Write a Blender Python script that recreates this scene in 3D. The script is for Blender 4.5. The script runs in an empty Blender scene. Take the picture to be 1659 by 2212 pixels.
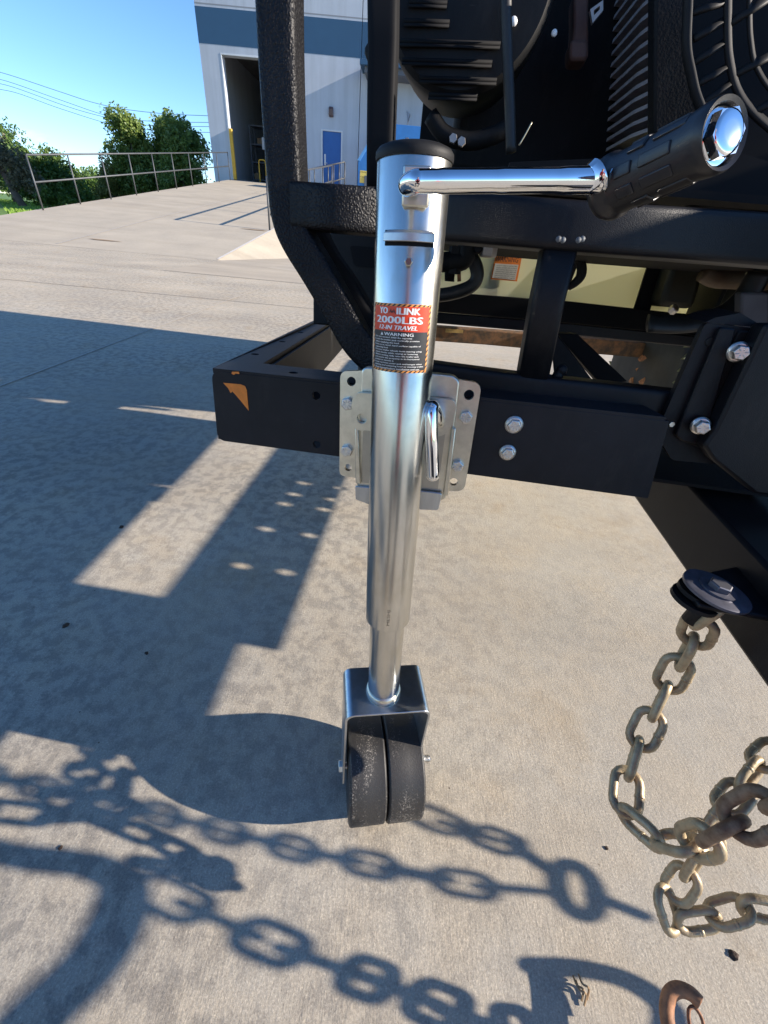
import bpy, bmesh, math, random
from mathutils import Vector, Matrix, noise
from mathutils.geometry import tessellate_polygon
random.seed(7)
SC = bpy.context.scene
COL = SC.collection
V = Vector
# ------------------------------------------------------------------ camera
CAMR = Matrix(((0.99549, -0.09486, 0.0), (0.05366, 0.56317, -0.82459), (0.07822, 0.82087, 0.56572)))
FL, CX, CY = 890.0, 829.5, 1106.0


def ortho(vp):
    d = V((vp[0]-CX, -(vp[1]-CY), -FL)).normalized()
    up = -d
    f = V((0, 0, -1)); y = (f-up*f.dot(up)).normalized(); x = y.cross(up)
    return Matrix((x, y, up))


CAMR = ortho((706, 2400))
O = V((0, 0, 0.735))
cam_d = bpy.data.cameras.new('camera'); cam = bpy.data.objects.new('camera', cam_d); COL.objects.link(cam)
cam.matrix_world = Matrix.Translation(O) @ CAMR.to_4x4()
cam_d.sensor_fit = 'HORIZONTAL'; cam_d.sensor_width = 36.0; cam_d.lens = 36.0*FL/1659.0
cam_d.clip_start = 0.01; cam_d.clip_end = 1500
SC.camera = cam
# ------------------------------------------------------------------ sky, sun, exposure
SUN = V((1.0, -0.09, 0.41)).normalized()
SKY_STRENGTH = 0.118
world = bpy.data.worlds.new('World'); SC.world = world; world.use_nodes = True
nt = world.node_tree; nt.nodes.clear()
wo = nt.nodes.new('ShaderNodeOutputWorld'); bg = nt.nodes.new('ShaderNodeBackground')
sky = nt.nodes.new('ShaderNodeTexSky'); sky.sky_type = 'NISHITA'; sky.sun_disc = False
sky.sun_elevation = math.asin(SUN.z); sky.sun_rotation = math.atan2(SUN.x, SUN.y)
sky.altitude = 3000; sky.air_density = 1.15; sky.dust_density = 0.0; sky.ozone_density = 2.2
bg.inputs[1].default_value = SKY_STRENGTH
tc = nt.nodes.new('ShaderNodeTexCoord'); mp = nt.nodes.new('ShaderNodeMapping'); mp.inputs['Scale'].default_value = (1.4, 1.4, 4.5)
nz = nt.nodes.new('ShaderNodeTexNoise'); nz.inputs['Scale'].default_value = 4.0; nz.inputs['Detail'].default_value = 7; nz.inputs['Roughness'].default_value = .6
rp = nt.nodes.new('ShaderNodeValToRGB'); rp.color_ramp.elements[0].position = .57; rp.color_ramp.elements[1].position = .72
sx = nt.nodes.new('ShaderNodeSeparateXYZ')
mr = nt.nodes.new('ShaderNodeMapRange'); mr.inputs[1].default_value = .02; mr.inputs[2].default_value = .13; mr.inputs[3].default_value = 1; mr.inputs[4].default_value = 0
mul = nt.nodes.new('ShaderNodeMath'); mul.operation = 'MULTIPLY'
mixw = nt.nodes.new('ShaderNodeMix'); mixw.data_type = 'RGBA'; mixw.inputs[7].default_value = (5.0, 5.3, 5.7, 1)
L = nt.links.new
L(tc.outputs['Generated'], mp.inputs[0]); L(mp.outputs[0], nz.inputs['Vector']); L(nz.outputs[0], rp.inputs[0])
L(tc.outputs['Generated'], sx.inputs[0]); L(sx.outputs[2], mr.inputs[0]); L(rp.outputs[0], mul.inputs[0]); L(mr.outputs[0], mul.inputs[1])
L(mul.outputs[0], mixw.inputs[0]); hs = nt.nodes.new('ShaderNodeHueSaturation'); hs.inputs['Saturation'].default_value = 1.12; L(sky.outputs[0], hs.inputs['Color']); tn = nt.nodes.new('ShaderNodeMix'); tn.data_type = 'RGBA'; tn.blend_type = 'MULTIPLY'; tn.inputs[0].default_value = 1; tn.inputs[7].default_value = (.84, .93, 1.04, 1); L(hs.outputs[0], tn.inputs[6]); L(tn.outputs[2], mixw.inputs[6]); L(mixw.outputs[2], bg.inputs[0]); L(bg.outputs[0], wo.inputs[0])
sd = bpy.data.lights.new('sun', 'SUN'); sd.energy = 5.0; sd.angle = math.radians(.53); sd.color = (1.0, .90, .785)
sun = bpy.data.objects.new('sun', sd); COL.objects.link(sun); sun.rotation_euler = SUN.to_track_quat('Z', 'Y').to_euler()
SC.view_settings.view_transform = 'Standard'; SC.view_settings.look = 'None'; SC.view_settings.gamma = 1
SC.view_settings.exposure = 1.08; SC.view_settings.use_curve_mapping = False
SC.render.engine = 'CYCLES'; SC.cycles.max_bounces = 8


# ------------------------------------------------------------------ geometry helpers
def ray(u, v):
    return (CAMR @ V((u-CX, -(v-CY), -FL))).normalized()


class Plane:
    def __init__(s, p, n): s.p = V(p); s.n = V(n).normalized()
    def at(s, u, v, off=0):
        r = ray(u, v); return O + r*((s.p+s.n*off-O).dot(s.n)/r.dot(s.n))
    def pts(s, l, off=0): return [s.at(a, b, off) for a, b in l]


def PD(u, v, Z):
    return O + CAMR @ V(((u-CX)*Z/FL, -(v-CY)*Z/FL, -Z))


def atz(u, v, z): return Plane((0, 0, z), (0, 0, 1)).at(u, v)
def aty(u, v, y): return Plane((0, y, 0), (0, 1, 0)).at(u, v)


XD = V((0.99466, -0.10277, 0.00975)).normalized()
UPT = V((-.02, .095, .995)).normalized(); UPT = (UPT-XD*UPT.dot(XD)).normalized()
ND = XD.cross(UPT)                    # towards the camera
if ND.y > 0: ND = -ND
FR = Plane((0, .400, .56), ND)        # front face of the trailer's front channel
BACK = V((-.0074, .9965, -.0837)).normalized()


def tag(o, label=None, cat=None, group=None, kind=None):
    if label: o['label'] = label
    if cat: o['category'] = cat
    if group: o['group'] = group
    if kind: o['kind'] = kind
    return o


def thing(name, loc, label, cat, group=None, rz=0):
    o = bpy.data.objects.new(name, None); COL.objects.link(o); o.empty_display_size = .05
    o.matrix_world = Matrix.Translation(V(loc)) @ Matrix.Rotation(rz, 4, 'Z')
    o['MW'] = 1
    return tag(o, label, cat, group)


def world_of(o):
    m = o.matrix_basis.copy()
    while o.parent:
        o = o.parent; m = o.matrix_basis @ m if not o.parent else o.matrix_basis @ m
    return m


def mk(name, geo, mat, parent=None, smooth=False, bevel=0, seg=2, local=False, kind=None, auto=None):
    me = bpy.data.meshes.new(name)
    vs, fs = geo
    M = None
    base = V((0, 0, 0))
    if parent is None and not local and len(vs):
        base = V((sum(p[0] for p in vs)/len(vs), sum(p[1] for p in vs)/len(vs), min(p[2] for p in vs)))
    elif parent is not None and not local:
        # every part lives in its parent's translation frame
        M = world_of(parent).inverted()
    if M is not None: vs = [M @ V(p) for p in vs]
    else: vs = [V(p)-base for p in vs]
    me.from_pydata([tuple(p) for p in vs], [], fs)
    bm = bmesh.new(); bm.from_mesh(me); bmesh.ops.recalc_face_normals(bm, faces=bm.faces); bm.to_mesh(me); bm.free()
    me.materials.append(mat)
    o = bpy.data.objects.new(name, me); COL.objects.link(o)
    if parent is not None: o.parent = parent
    else: o.location = base
    if smooth:
        me.polygons.foreach_set('use_smooth', [True]*len(me.polygons))
        if auto is not None: me.set_sharp_from_angle(angle=math.radians(auto))
    if bevel:
        b = o.modifiers.new('bevel', 'BEVEL'); b.width = bevel; b.segments = seg; b.limit_method = 'ANGLE'; b.angle_limit = math.radians(40)
        b.harden_normals = False
        if not smooth: me.polygons.foreach_set('use_smooth', [True]*len(me.polygons)); me.set_sharp_from_angle(angle=math.radians(30))
    if kind: o['kind'] = kind
    return o


def join(*gs):
    vs, fs = [], []
    for g in gs:
        n = len(vs); vs += list(g[0]); fs += [tuple(i+n for i in f) for f in g[1]]
    return vs, fs


def prism(outer, depth, holes=()):
    """solid between the outline and the outline moved by depth; holes go through"""
    loops = [list(outer)]+[list(h) for h in holes]
    flat = [p for l in loops for p in l]; n = len(flat); d = V(depth)
    if holes:
        tris = tessellate_polygon(loops)
        fs = [tuple(t) for t in tris]
    else: fs = [tuple(range(n))]
    fs = fs+[tuple(i+n for i in reversed(f)) for f in fs]
    k = 0
    for l in loops:
        m = len(l)
        for i in range(m):
            a, b = k+i, k+(i+1) % m; fs.append((a, b, b+n, a+n))
        k += m
    return flat+[p+d for p in flat], fs


def circ(c, r, n, seg=18, ph=0):
    n = V(n).normalized(); a = n.orthogonal().normalized() if abs(n.z) > .9 else n.cross(V((0, 0, 1))).normalized(); b = n.cross(a)
    return [V(c)+a*(r*math.cos(ph+2*math.pi*i/seg))+b*(r*math.sin(ph+2*math.pi*i/seg)) for i in range(seg)]


def rounded(pl, pts, r, off=0, seg=5):
    """pixel polygon on a plane with rounded corners (r metres)"""
    P = pl.pts(pts, off); out = []; n = len(P)
    for i in range(n):
        a, b, c = P[i-1], P[i], P[(i+1) % n]; rr = r[i] if isinstance(r, (list, tuple)) else r
        if rr <= 0: out.append(b); continue
        d1 = (a-b); d2 = (c-b); rr = min(rr, d1.length*.49, d2.length*.49)
        p, q = b+d1.normalized()*rr, b+d2.normalized()*rr
        for k in range(seg+1):
            t = k/seg; out.append(p*(1-t)**2+b*2*t*(1-t)+q*t*t)
    return out


def tube(path, r, n=12, closed=False, flat=1.0, ref=None, caps=True, square=False):
    path = [V(p) for p in path]; m = len(path); vs, fs = [], []
    prev = None
    for i, p in enumerate(path):
        if closed: t = (path[(i+1) % m]-path[i-1])
        else: t = path[min(i+1, m-1)]-path[max(i-1, 0)]
        t.normalize()
        if ref is not None: a = (V(ref)-t*V(ref).dot(t)).normalized()
        elif prev is None: a = t.orthogonal().normalized()
        else: a = (prev-t*prev.dot(t)).normalized()
        prev = a; b = t.cross(a); rr = r[i] if isinstance(r, (list, tuple)) else r
        for k in range(n):
            if square:
                an = 2*math.pi*(k+.5)/n; ca, sa = math.cos(an), math.sin(an); q = (abs(ca)**9+abs(sa)**9)**(-1/9)
                vs.append(p+(a*ca+b*sa*flat)*rr*q)
            else:
                an = 2*math.pi*k/n; vs.append(p+(a*math.cos(an)+b*math.sin(an)*flat)*rr)
    for i in range(m if closed else m-1):
        for k in range(n):
            a0 = i*n+k; a1 = i*n+(k+1) % n; b0 = ((i+1) % m)*n+k; b1 = ((i+1) % m)*n+(k+1) % n
            fs.append((a0, a1, b1, b0))
    if caps and not closed:
        fs.append(tuple(range(n))[::-1]); fs.append(tuple(range((m-1)*n, m*n)))
    return vs, fs


def lathe(c, axis, prof, n=32, ref=None):
    """prof: list of (distance along axis, radius)"""
    ax = V(axis).normalized(); a = ax.orthogonal().normalized() if ref is None else (V(ref)-ax*V(ref).dot(ax)).normalized(); b = ax.cross(a)
    vs, fs = [], []
    for h, r in prof:
        for k in range(n):
            an = 2*math.pi*k/n; vs.append(V(c)+ax*h+(a*math.cos(an)+b*math.sin(an))*r)
    for i in range(len(prof)-1):
        for k in range(n): fs.append((i*n+k, i*n+(k+1) % n, (i+1)*n+(k+1) % n, (i+1)*n+k))
    fs.append(tuple(range(n))); fs.append(tuple(range((len(prof)-1)*n, len(prof)*n)))
    return vs, fs


def box(x0, x1, y0, y1, z0, z1):
    v = [V((x, y, z)) for z in (z0, z1) for y in (y0, y1) for x in (x0, x1)]
    return v, [(0, 1, 3, 2), (4, 6, 7, 5), (0, 4, 5, 1), (2, 3, 7, 6), (0, 2, 6, 4), (1, 5, 7, 3)]


def obox(c, a, b, d):
    """oriented box with half vectors"""
    c, a, b, d = V(c), V(a), V(b), V(d)
    v = [c+a*i+b*j+d*k for k in (-1, 1) for j in (-1, 1) for i in (-1, 1)]
    return v, [(0, 1, 3, 2), (4, 6, 7, 5), (0, 4, 5, 1), (2, 3, 7, 6), (0, 2, 6, 4), (1, 5, 7, 3)]


def catmull(P, n=8):
    P = [V(p) for p in P]; Q = [P[0]*2-P[1]]+P+[P[-1]*2-P[-2]]; out = []
    for i in range(1, len(Q)-2):
        for k in range(n):
            t = k/n; a, b, c, d = Q[i-1:i+3]
            out.append(.5*((2*b)+(c-a)*t+(2*a-5*b+4*c-d)*t*t+(3*b-a-3*c+d)*t**3))
    out.append(P[-1]); return out


# ------------------------------------------------------------------ materials
class M:
    pass


def newmat(name):
    m = bpy.data.materials.new(name); m.use_nodes = True
    return m, m.node_tree, m.node_tree.nodes['Principled BSDF']


def node(nt, typ, **kw):
    n = nt.nodes.new(typ)
    for k, v in kw.items():
        if k in n.inputs: n.inputs[k].default_value = v
        else: setattr(n, k, v)
    return n


def ramp(nt, src, stops):
    r = nt.nodes.new('ShaderNodeValToRGB'); e = r.color_ramp.elements
    while len(e) < len(stops): e.new(.5)
    for k, (p, c) in enumerate(stops):
        e[k].position = p; e[k].color = (*c, 1) if len(c) == 3 else c
    nt.links.new(src, r.inputs[0]); return r.outputs[0]


def coords(nt, scale=(1, 1, 1), kind='Object', rot=(0, 0, 0)):
    t = nt.nodes.new('ShaderNodeTexCoord'); m = nt.nodes.new('ShaderNodeMapping'); m.inputs['Scale'].default_value = scale; m.inputs['Rotation'].default_value = rot
    nt.links.new(t.outputs[kind], m.inputs[0]); return m.outputs[0]


def noise_t(nt, vec, scale, detail=4, rough=.5):
    n = node(nt, 'ShaderNodeTexNoise', Scale=scale, Detail=detail, Roughness=rough); nt.links.new(vec, n.inputs['Vector']); return n.outputs[0]


def mixc(nt, fac, a, b, mode='MIX'):
    m = nt.nodes.new('ShaderNodeMix'); m.data_type = 'RGBA'; m.blend_type = mode
    for i, x in ((0, fac), (6, a), (7, b)):
        if hasattr(x, 'links'): nt.links.new(x, m.inputs[i])
        else: m.inputs[i].default_value = x if i == 0 else ((*x, 1) if len(x) == 3 else x)
    return m.outputs[2]


def bump(nt, h, strength, dist, prev=None):
    b = node(nt, 'ShaderNodeBump', Strength=strength, Distance=dist); nt.links.new(h, b.inputs['Height'])
    if prev is not None: nt.links.new(prev, b.inputs['Normal'])
    return b.outputs[0]


def simple(name, col, rough=.5, metal=0, var=.0, scale=30, bmp=0, bscale=200, bdist=.001, spec=.5, kind='Object'):
    m, nt, b = newmat(name)
    b.inputs['Roughness'].default_value = rough; b.inputs['Metallic'].default_value = metal; b.inputs['Specular IOR Level'].default_value = spec
    b.inputs['Base Color'].default_value = (*col, 1)
    if var:
        v = coords(nt, kind=kind); n = noise_t(nt, v, scale, 6, .6)
        lo = tuple(c*(1-var) for c in col); hi = tuple(min(1, c*(1+var)) for c in col)
        nt.links.new(ramp(nt, n, [(.3, lo), (.7, hi)]), b.inputs['Base Color'])
    if bmp:
        v = coords(nt, kind=kind); n = noise_t(nt, v, bscale, 3, .5)
        nt.links.new(bump(nt, n, bmp, bdist), b.inputs['Normal'])
    return m


def concrete(name, tint=(1, 1, 1), fine=True):
    m, nt, b = newmat(name)
    b.inputs['Roughness'].default_value = .88; b.inputs['Specular IOR Level'].default_value = .3
    w = coords(nt, kind='Object')
    big = noise_t(nt, w, 1.3, 4, .55)
    base = ramp(nt, big, [(.3, (.30*tint[0], .272*tint[1], .235*tint[2])), (.72, (.385*tint[0], .347*tint[1], .293*tint[2]))])
    if fine:
        blot = noise_t(nt, w, 30, 7, .68)                       # damp-looking mottles of a few centimetres
        area = noise_t(nt, w, 1.1, 2, .5)
        bl = ramp(nt, blot, [(.46, (0, 0, 0)), (.57, (1, 1, 1))])
        geo_ = nt.nodes.new('ShaderNodeNewGeometry'); sxyz = nt.nodes.new('ShaderNodeSeparateXYZ'); nt.links.new(geo_.outputs['Position'], sxyz.inputs[0])
        xr = node(nt, 'ShaderNodeMapRange'); xr.inputs[1].default_value = -.25; xr.inputs[2].default_value = .35; xr.inputs[3].default_value = 1.0; xr.inputs[4].default_value = .30; nt.links.new(sxyz.outputs[0], xr.inputs[0])
        ar = mixc(nt, 1.0, ramp(nt, area, [(.35, (.4, .4, .4)), (.6, (1, 1, 1))]), xr.outputs[0], 'MULTIPLY')
        mm = mixc(nt, 1.0, bl, ar, 'MULTIPLY')
        base = mixc(nt, mm, base, mixc(nt, 1.0, base, (.66, .67, .70), 'MULTIPLY'))
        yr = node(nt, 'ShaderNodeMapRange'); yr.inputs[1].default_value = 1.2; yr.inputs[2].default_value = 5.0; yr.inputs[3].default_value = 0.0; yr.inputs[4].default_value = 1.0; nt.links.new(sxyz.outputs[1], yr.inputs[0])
        base = mixc(nt, yr.outputs[0], base, mixc(nt, 1.0, base, (1.20, 1.16, 1.09), 'MULTIPLY'))      # colour turns paler further along y
        ck = node(nt, 'ShaderNodeTexNoise', Scale=2.2, Detail=9.0, Roughness=.62); nt.links.new(w, ck.inputs['Vector'])
        base = mixc(nt, ramp(nt, ck.outputs[0], [(.4975, (0, 0, 0)), (.4995, (.22, .22, .22)), (.5005, (.22, .22, .22)), (.5025, (0, 0, 0))]), base, (.14, .12, .10))
        stn = ramp(nt, noise_t(nt, w, 2.6, 6, .7), [(.56, (0, 0, 0)), (.68, (.55, .55, .55))])
        base = mixc(nt, stn, base, mixc(nt, 1.0, base, (.78, .70, .60), 'MULTIPLY'))
        warm = ramp(nt, noise_t(nt, w, 7, 4, .6), [(.4, (0, 0, 0)), (.7, (.45, .45, .45))])
        base = mixc(nt, warm, base, mixc(nt, 1.0, base, (1.10, 1.0, .86), 'MULTIPLY'))
        grit = noise_t(nt, w, 380, 5, .8)
        base = mixc(nt, .6, base, mixc(nt, 1.0, base, ramp(nt, grit, [(.30, (.22, .20, .18)), (.43, (.80, .80, .80)), (.56, (1.08, 1.08, 1.08)), (.68, (1.95, 1.92, 1.85))]), 'MULTIPLY'))
        vo = node(nt, 'ShaderNodeTexVoronoi', Scale=34.0); nt.links.new(w, vo.inputs['Vector'])
        pit = ramp(nt, vo.outputs['Distance'], [(.035, (1, 1, 1)), (.06, (0, 0, 0))])
        sel = ramp(nt, noise_t(nt, w, 5, 2, .5), [(.56, (0, 0, 0)), (.6, (1, 1, 1))])
        base = mixc(nt, mixc(nt, 1.0, pit, sel, 'MULTIPLY'), base, (.11, .085, .06))
        wb = coords(nt, scale=(1, .10, 1)); broom = noise_t(nt, wb, 330, 5, .7)
        bmask = ramp(nt, noise_t(nt, w, 3.5, 3, .6), [(.4, (.15, .15, .15)), (.65, (1, 1, 1))])
        base = mixc(nt, .30, base, mixc(nt, 1.0, base, ramp(nt, broom, [(.35, (.72, .72, .72)), (.6, (1.12, 1.12, 1.12))]), 'MULTIPLY'))
        bh = mixc(nt, bmask, (.5, .5, .5), broom)
        lump = noise_t(nt, w, 130, 4, .6)
        bn = bump(nt, bh, .5, .0012); bn = bump(nt, grit, .45, .0010, bn); bn = bump(nt, lump, .35, .002, bn)
        nt.links.new(bn, b.inputs['Normal'])
    else:
        n2 = noise_t(nt, w, 22, 6, .7); base = mixc(nt, .35, base, ramp(nt, n2, [(.3, (.26, .23, .19)), (.7, (.40, .36, .3))]))
    ws = coords(nt, scale=(.18, 1.6, 1)); st = noise_t(nt, ws, 1.2, 5, .6)
    base = mixc(nt, .5, base, mixc(nt, 1.0, base, ramp(nt, st, [(.35, (.84, .82, .8)), (.6, (1.05, 1.05, 1.05))]), 'MULTIPLY'))
    nt.links.new(base, b.inputs['Base Color'])
    return m


def black_paint(name, bscale, strength, dist, col=(.0065, .0065, .008), rough=.42, rust=.0, vor=False):
    m, nt, b = newmat(name); w = coords(nt)
    b.inputs['Roughness'].default_value = rough; b.inputs['Specular IOR Level'].default_value = .24
    n = noise_t(nt, w, bscale, 2.5, .45)
    base = ramp(nt, noise_t(nt, w, 9, 5, .6), [(.35, tuple(c*.75 for c in col)), (.7, tuple(c*1.5 for c in col))])
    du = ramp(nt, noise_t(nt, coords(nt, scale=(1, 1, .35)), 34, 7, .75), [(.52, (0, 0, 0)), (.78, (.45, .45, .45))])
    base = mixc(nt, du, base, (.035, .033, .030))                       # road dust
    sc_ = ramp(nt, noise_t(nt, coords(nt, scale=(.25, 1, 6), rot=(.3, .5, .2)), 70, 4, .7), [(.71, (0, 0, 0)), (.76, (.6, .6, .6))])
    base = mixc(nt, sc_, base, (.09, .085, .08))                        # scuffs
    if rust:
        r = ramp(nt, noise_t(nt, w, 16, 6, .7), [(1-rust, (0, 0, 0)), (1-rust+.04, (1, 1, 1))])
        base = mixc(nt, r, base, (.16, .06, .025))
    nt.links.new(base, b.inputs['Base Color'])
    if vor:
        mpn = coords(nt); dn = node(nt, 'ShaderNodeTexNoise', Scale=90.0, Detail=2.0); nt.links.new(mpn, dn.inputs['Vector'])
        ad = nt.nodes.new('ShaderNodeMix'); ad.data_type = 'VECTOR'; ad.inputs[0].default_value = .0022
        nt.links.new(mpn, ad.inputs[4]); nt.links.new(dn.outputs[1], ad.inputs[5])
        vo = node(nt, 'ShaderNodeTexVoronoi', Scale=bscale, feature='SMOOTH_F1'); nt.links.new(ad.outputs[1], vo.inputs['Vector'])
        hh = ramp(nt, vo.outputs['Distance'], [(.05, (1, 1, 1)), (.55, (0, 0, 0))])
        nrm = bump(nt, hh, strength, dist); nrm = bump(nt, n, .4, dist*.5, nrm)
    else: nrm = bump(nt, n, strength, dist)
    nt.links.new(nrm, b.inputs['Normal'])
    return m


def zinc(name, col=(.62, .615, .575), rough=.215, dirt=.42, stretch=(1, 1, .12)):
    m, nt, b = newmat(name); b.inputs['Metallic'].default_value = 1
    w = coords(nt, scale=stretch); n = noise_t(nt, w, 90, 5, .6); w2 = coords(nt); n2 = noise_t(nt, w2, 26, 6, .65); sp = noise_t(nt, w2, 420, 3, .6)
    a = ramp(nt, n, [(.3, tuple(c*.86 for c in col)), (.7, tuple(min(1, c*1.08) for c in col))])
    d = ramp(nt, n2, [(.5, (0, 0, 0)), (.78, (dirt, dirt, dirt))])
    nt.links.new(mixc(nt, d, a, (.42, .38, .27)), b.inputs['Base Color'])
    r = node(nt, 'ShaderNodeMapRange'); r.inputs[3].default_value = rough*.75; r.inputs[4].default_value = rough*1.5; nt.links.new(n2, r.inputs[0]); nt.links.new(r.outputs[0], b.inputs['Roughness'])
    nrm = bump(nt, n, .06, .0006); nrm = bump(nt, sp, .05, .0003, nrm); nt.links.new(nrm, b.inputs['Normal'])
    return m


def rubber():
    m, nt, b = newmat('wheel_rubber'); w = coords(nt); b.inputs['Roughness'].default_value = .5
    sc = noise_t(nt, coords(nt, scale=(1, 1, .45)), 520, 4, .72); ba = noise_t(nt, coords(nt, scale=(2.6, .5, .5)), 19, 3, .6)
    f = mixc(nt, 1.0, ramp(nt, sc, [(.53, (0, 0, 0)), (.70, (.9, .9, .9))]), ramp(nt, ba, [(.46, (.04, .04, .04)), (.62, (1, 1, 1))]), 'MULTIPLY')
    nt.links.new(mixc(nt, f, (.021, .020, .020), (.40, .37, .33)), b.inputs['Base Color'])
    nt.links.new(bump(nt, sc, .35, .0008), b.inputs['Normal']); return m


def rusty(name, a, c, rough=.6, scale=60, metal=.0, lo=.4, hi=.62):
    m, nt, b = newmat(name); w = coords(nt); n = noise_t(nt, w, scale, 6, .65); b.inputs['Roughness'].default_value = rough; b.inputs['Metallic'].default_value = metal
    nt.links.new(ramp(nt, n, [(lo, a), (hi, c)]), b.inputs['Base Color']); nt.links.new(bump(nt, noise_t(nt, w, scale*6, 4, .6), .35, .0008), b.inputs['Normal']); return m


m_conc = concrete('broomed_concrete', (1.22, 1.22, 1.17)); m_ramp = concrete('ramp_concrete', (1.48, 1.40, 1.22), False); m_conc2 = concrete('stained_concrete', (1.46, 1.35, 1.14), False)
m_joint = simple('joint_sealant', (.42, .38, .32), .8, var=.2)
m_jointd = simple('joint_gap', (.10, .09, .08), .9)
m_black = black_paint('black_powder_coat', 1500, .35, .0008)
m_guard = black_paint('coarse_black_coating', 520, .6, .0010, rough=.5, vor=True)
m_worn = black_paint('worn_black_paint', 700, .15, .0006, col=(.012, .012, .0145), rough=.5, rust=.30)
m_dark = black_paint('engine_black', 400, .2, .001, col=(.0055, .0055, .006), rough=.65)
m_matt = simple('matt_black', (.006, .006, .007), .75, spec=.2)
m_plast = black_paint('black_plastic', 900, .12, .0005, col=(.0085, .0085, .009), rough=.58)
m_zinc = zinc('zinc_plated_tube'); m_zincp = zinc('zinc_plated_plate', (.76, .73, .62), .30, .55, (1, 1, 1))
m_zincf = zinc('brushed_fork', (.56, .59, .61), .30, .25, (1, 1, .1))
m_bolt = zinc('bolt_zinc', (.72, .70, .66), .34, .4, (1, 1, 1))
m_chrome = simple('chrome', (.86, .87, .88), .07, 1.0, bmp=.03, bscale=300, bdist=.0003)
m_rubber = rubber(); m_grip = simple('grip_rubber', (.016, .016, .018), .36, bmp=.12, bscale=900, bdist=.0005)
m_chain = rusty('dusty_zinc_chain', (.42, .33, .20), (.20, .13, .075), .45, 70, .3, .45, .75)
m_chainr = rusty('brown_rusted_chain', (.26, .17, .10), (.12, .06, .03), .65, 70, .1)
m_rust = rusty('rusty_steel', (.38, .17, .075), (.17, .075, .035), .7, 60)
m_axle = rusty('rusted_axle', (.055, .035, .022), (.17, .08, .035), .85, 28)
m_orange = simple('orange_reflector', (.72, .20, .02), .35, var=.12, scale=150)
m_white = simple('white_print', (.82, .82, .80), .4); m_red = simple('label_red', (.72, .055, .018), .33, var=.1, scale=90); m_lblack = simple('label_black', (.022, .022, .024), .35)
m_stripe = simple('label_orange', (.85, .33, .08), .35); m_dred = simple('logo_dark_red', (.06, .008, .01), .4)
m_wor = simple('warning_orange', (.75, .20, .02), .5); m_wwh = simple('warning_white', (.55, .54, .48), .5)
m_cast = simple('cast_aluminium', (.42, .38, .35), .45, .6, var=.15)
m_heat = simple('brown_hose_sleeve', (.10, .055, .045), .7, var=.3)
m_hose = simple('black_hose', (.018, .017, .016), .5, var=.3, scale=60, bmp=.2, bscale=500)
def wall_mat():
    m, nt, b = newmat('painted_tiltwall'); b.inputs['Roughness'].default_value = .85; w = coords(nt); n = noise_t(nt, w, 1.2, 4, .6); st = noise_t(nt, coords(nt, scale=(1, 1, .06)), 3.2, 5, .65)
    base = ramp(nt, n, [(.3, (.44, .48, .54)), (.7, (.48, .52, .58))]); base = mixc(nt, .6, base, mixc(nt, 1.0, base, ramp(nt, st, [(.35, (.84, .84, .83)), (.6, (1.03, 1.03, 1.03))]), 'MULTIPLY'))
    nt.links.new(base, b.inputs['Base Color']); nt.links.new(bump(nt, noise_t(nt, w, 30, 3, .6), .2, .01), b.inputs['Normal']); return m


m_wall = wall_mat()
m_wall_plain = simple('painted_tiltwall', (.46, .50, .56), .8, var=.04, scale=1.2, bmp=.15, bscale=30, bdist=.01)
m_teal = simple('teal_band_paint', (.026, .085, .165), .7, var=.05, scale=1.5)
m_groove = simple('wall_groove', (.25, .26, .28), .8)
m_bdoor = simple('blue_door_paint', (.018, .11, .36), .45, var=.06, scale=4)
m_blue = simple('blue_compactor_paint', (.03, .17, .46), .45, var=.1, scale=3)
m_frame = simple('door_frame_paint', (.62, .64, .66), .5)
m_yellow = simple('safety_yellow', (.62, .36, .03), .5, var=.15, scale=10)
m_rail = simple('galvanised_rail', (.075, .08, .085), .5, .3, var=.2, scale=8)
m_in = simple('warehouse_inside', (.16, .16, .16), .9, var=.2, scale=2); m_shelf = simple('rack_steel', (.10, .11, .13), .6)
m_card = simple('cardboard', (.26, .17, .09), .9, var=.25, scale=6); m_paper = simple('white_paper', (.7, .72, .75), .8)
m_bark = simple('bark', (.13, .10, .08), .9, var=.4, scale=5, bmp=.6, bscale=20, bdist=.03)
m_wire = simple('wire', (.03, .03, .035), .6)
m_lens = simple('lamp_lens', (.10, .06, .06), .3)
m_tyre = simple('tyre_rubber', (.02, .02, .019), .7, var=.3, scale=20); m_green = simple('greenish_dust', (.12, .13, .07), .8, var=.3)


def tank_mat():
    m, nt, b = newmat('translucent_poly_tank'); b.inputs['Base Color'].default_value = (.90, .88, .66, 1); b.inputs['Roughness'].default_value = .4
    b.inputs['Subsurface Weight'].default_value = .0
    tr = node(nt, 'ShaderNodeBsdfTranslucent'); tr.inputs[0].default_value = (.96, .94, .70, 1)
    mx = node(nt, 'ShaderNodeMixShader'); mx.inputs[0].default_value = .55; out = nt.nodes['Material Output']
    nt.links.new(b.outputs[0], mx.inputs[1]); nt.links.new(tr.outputs[0], mx.inputs[2]); nt.links.new(mx.outputs[0], out.inputs[0]); return m


m_tank = tank_mat()


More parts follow.
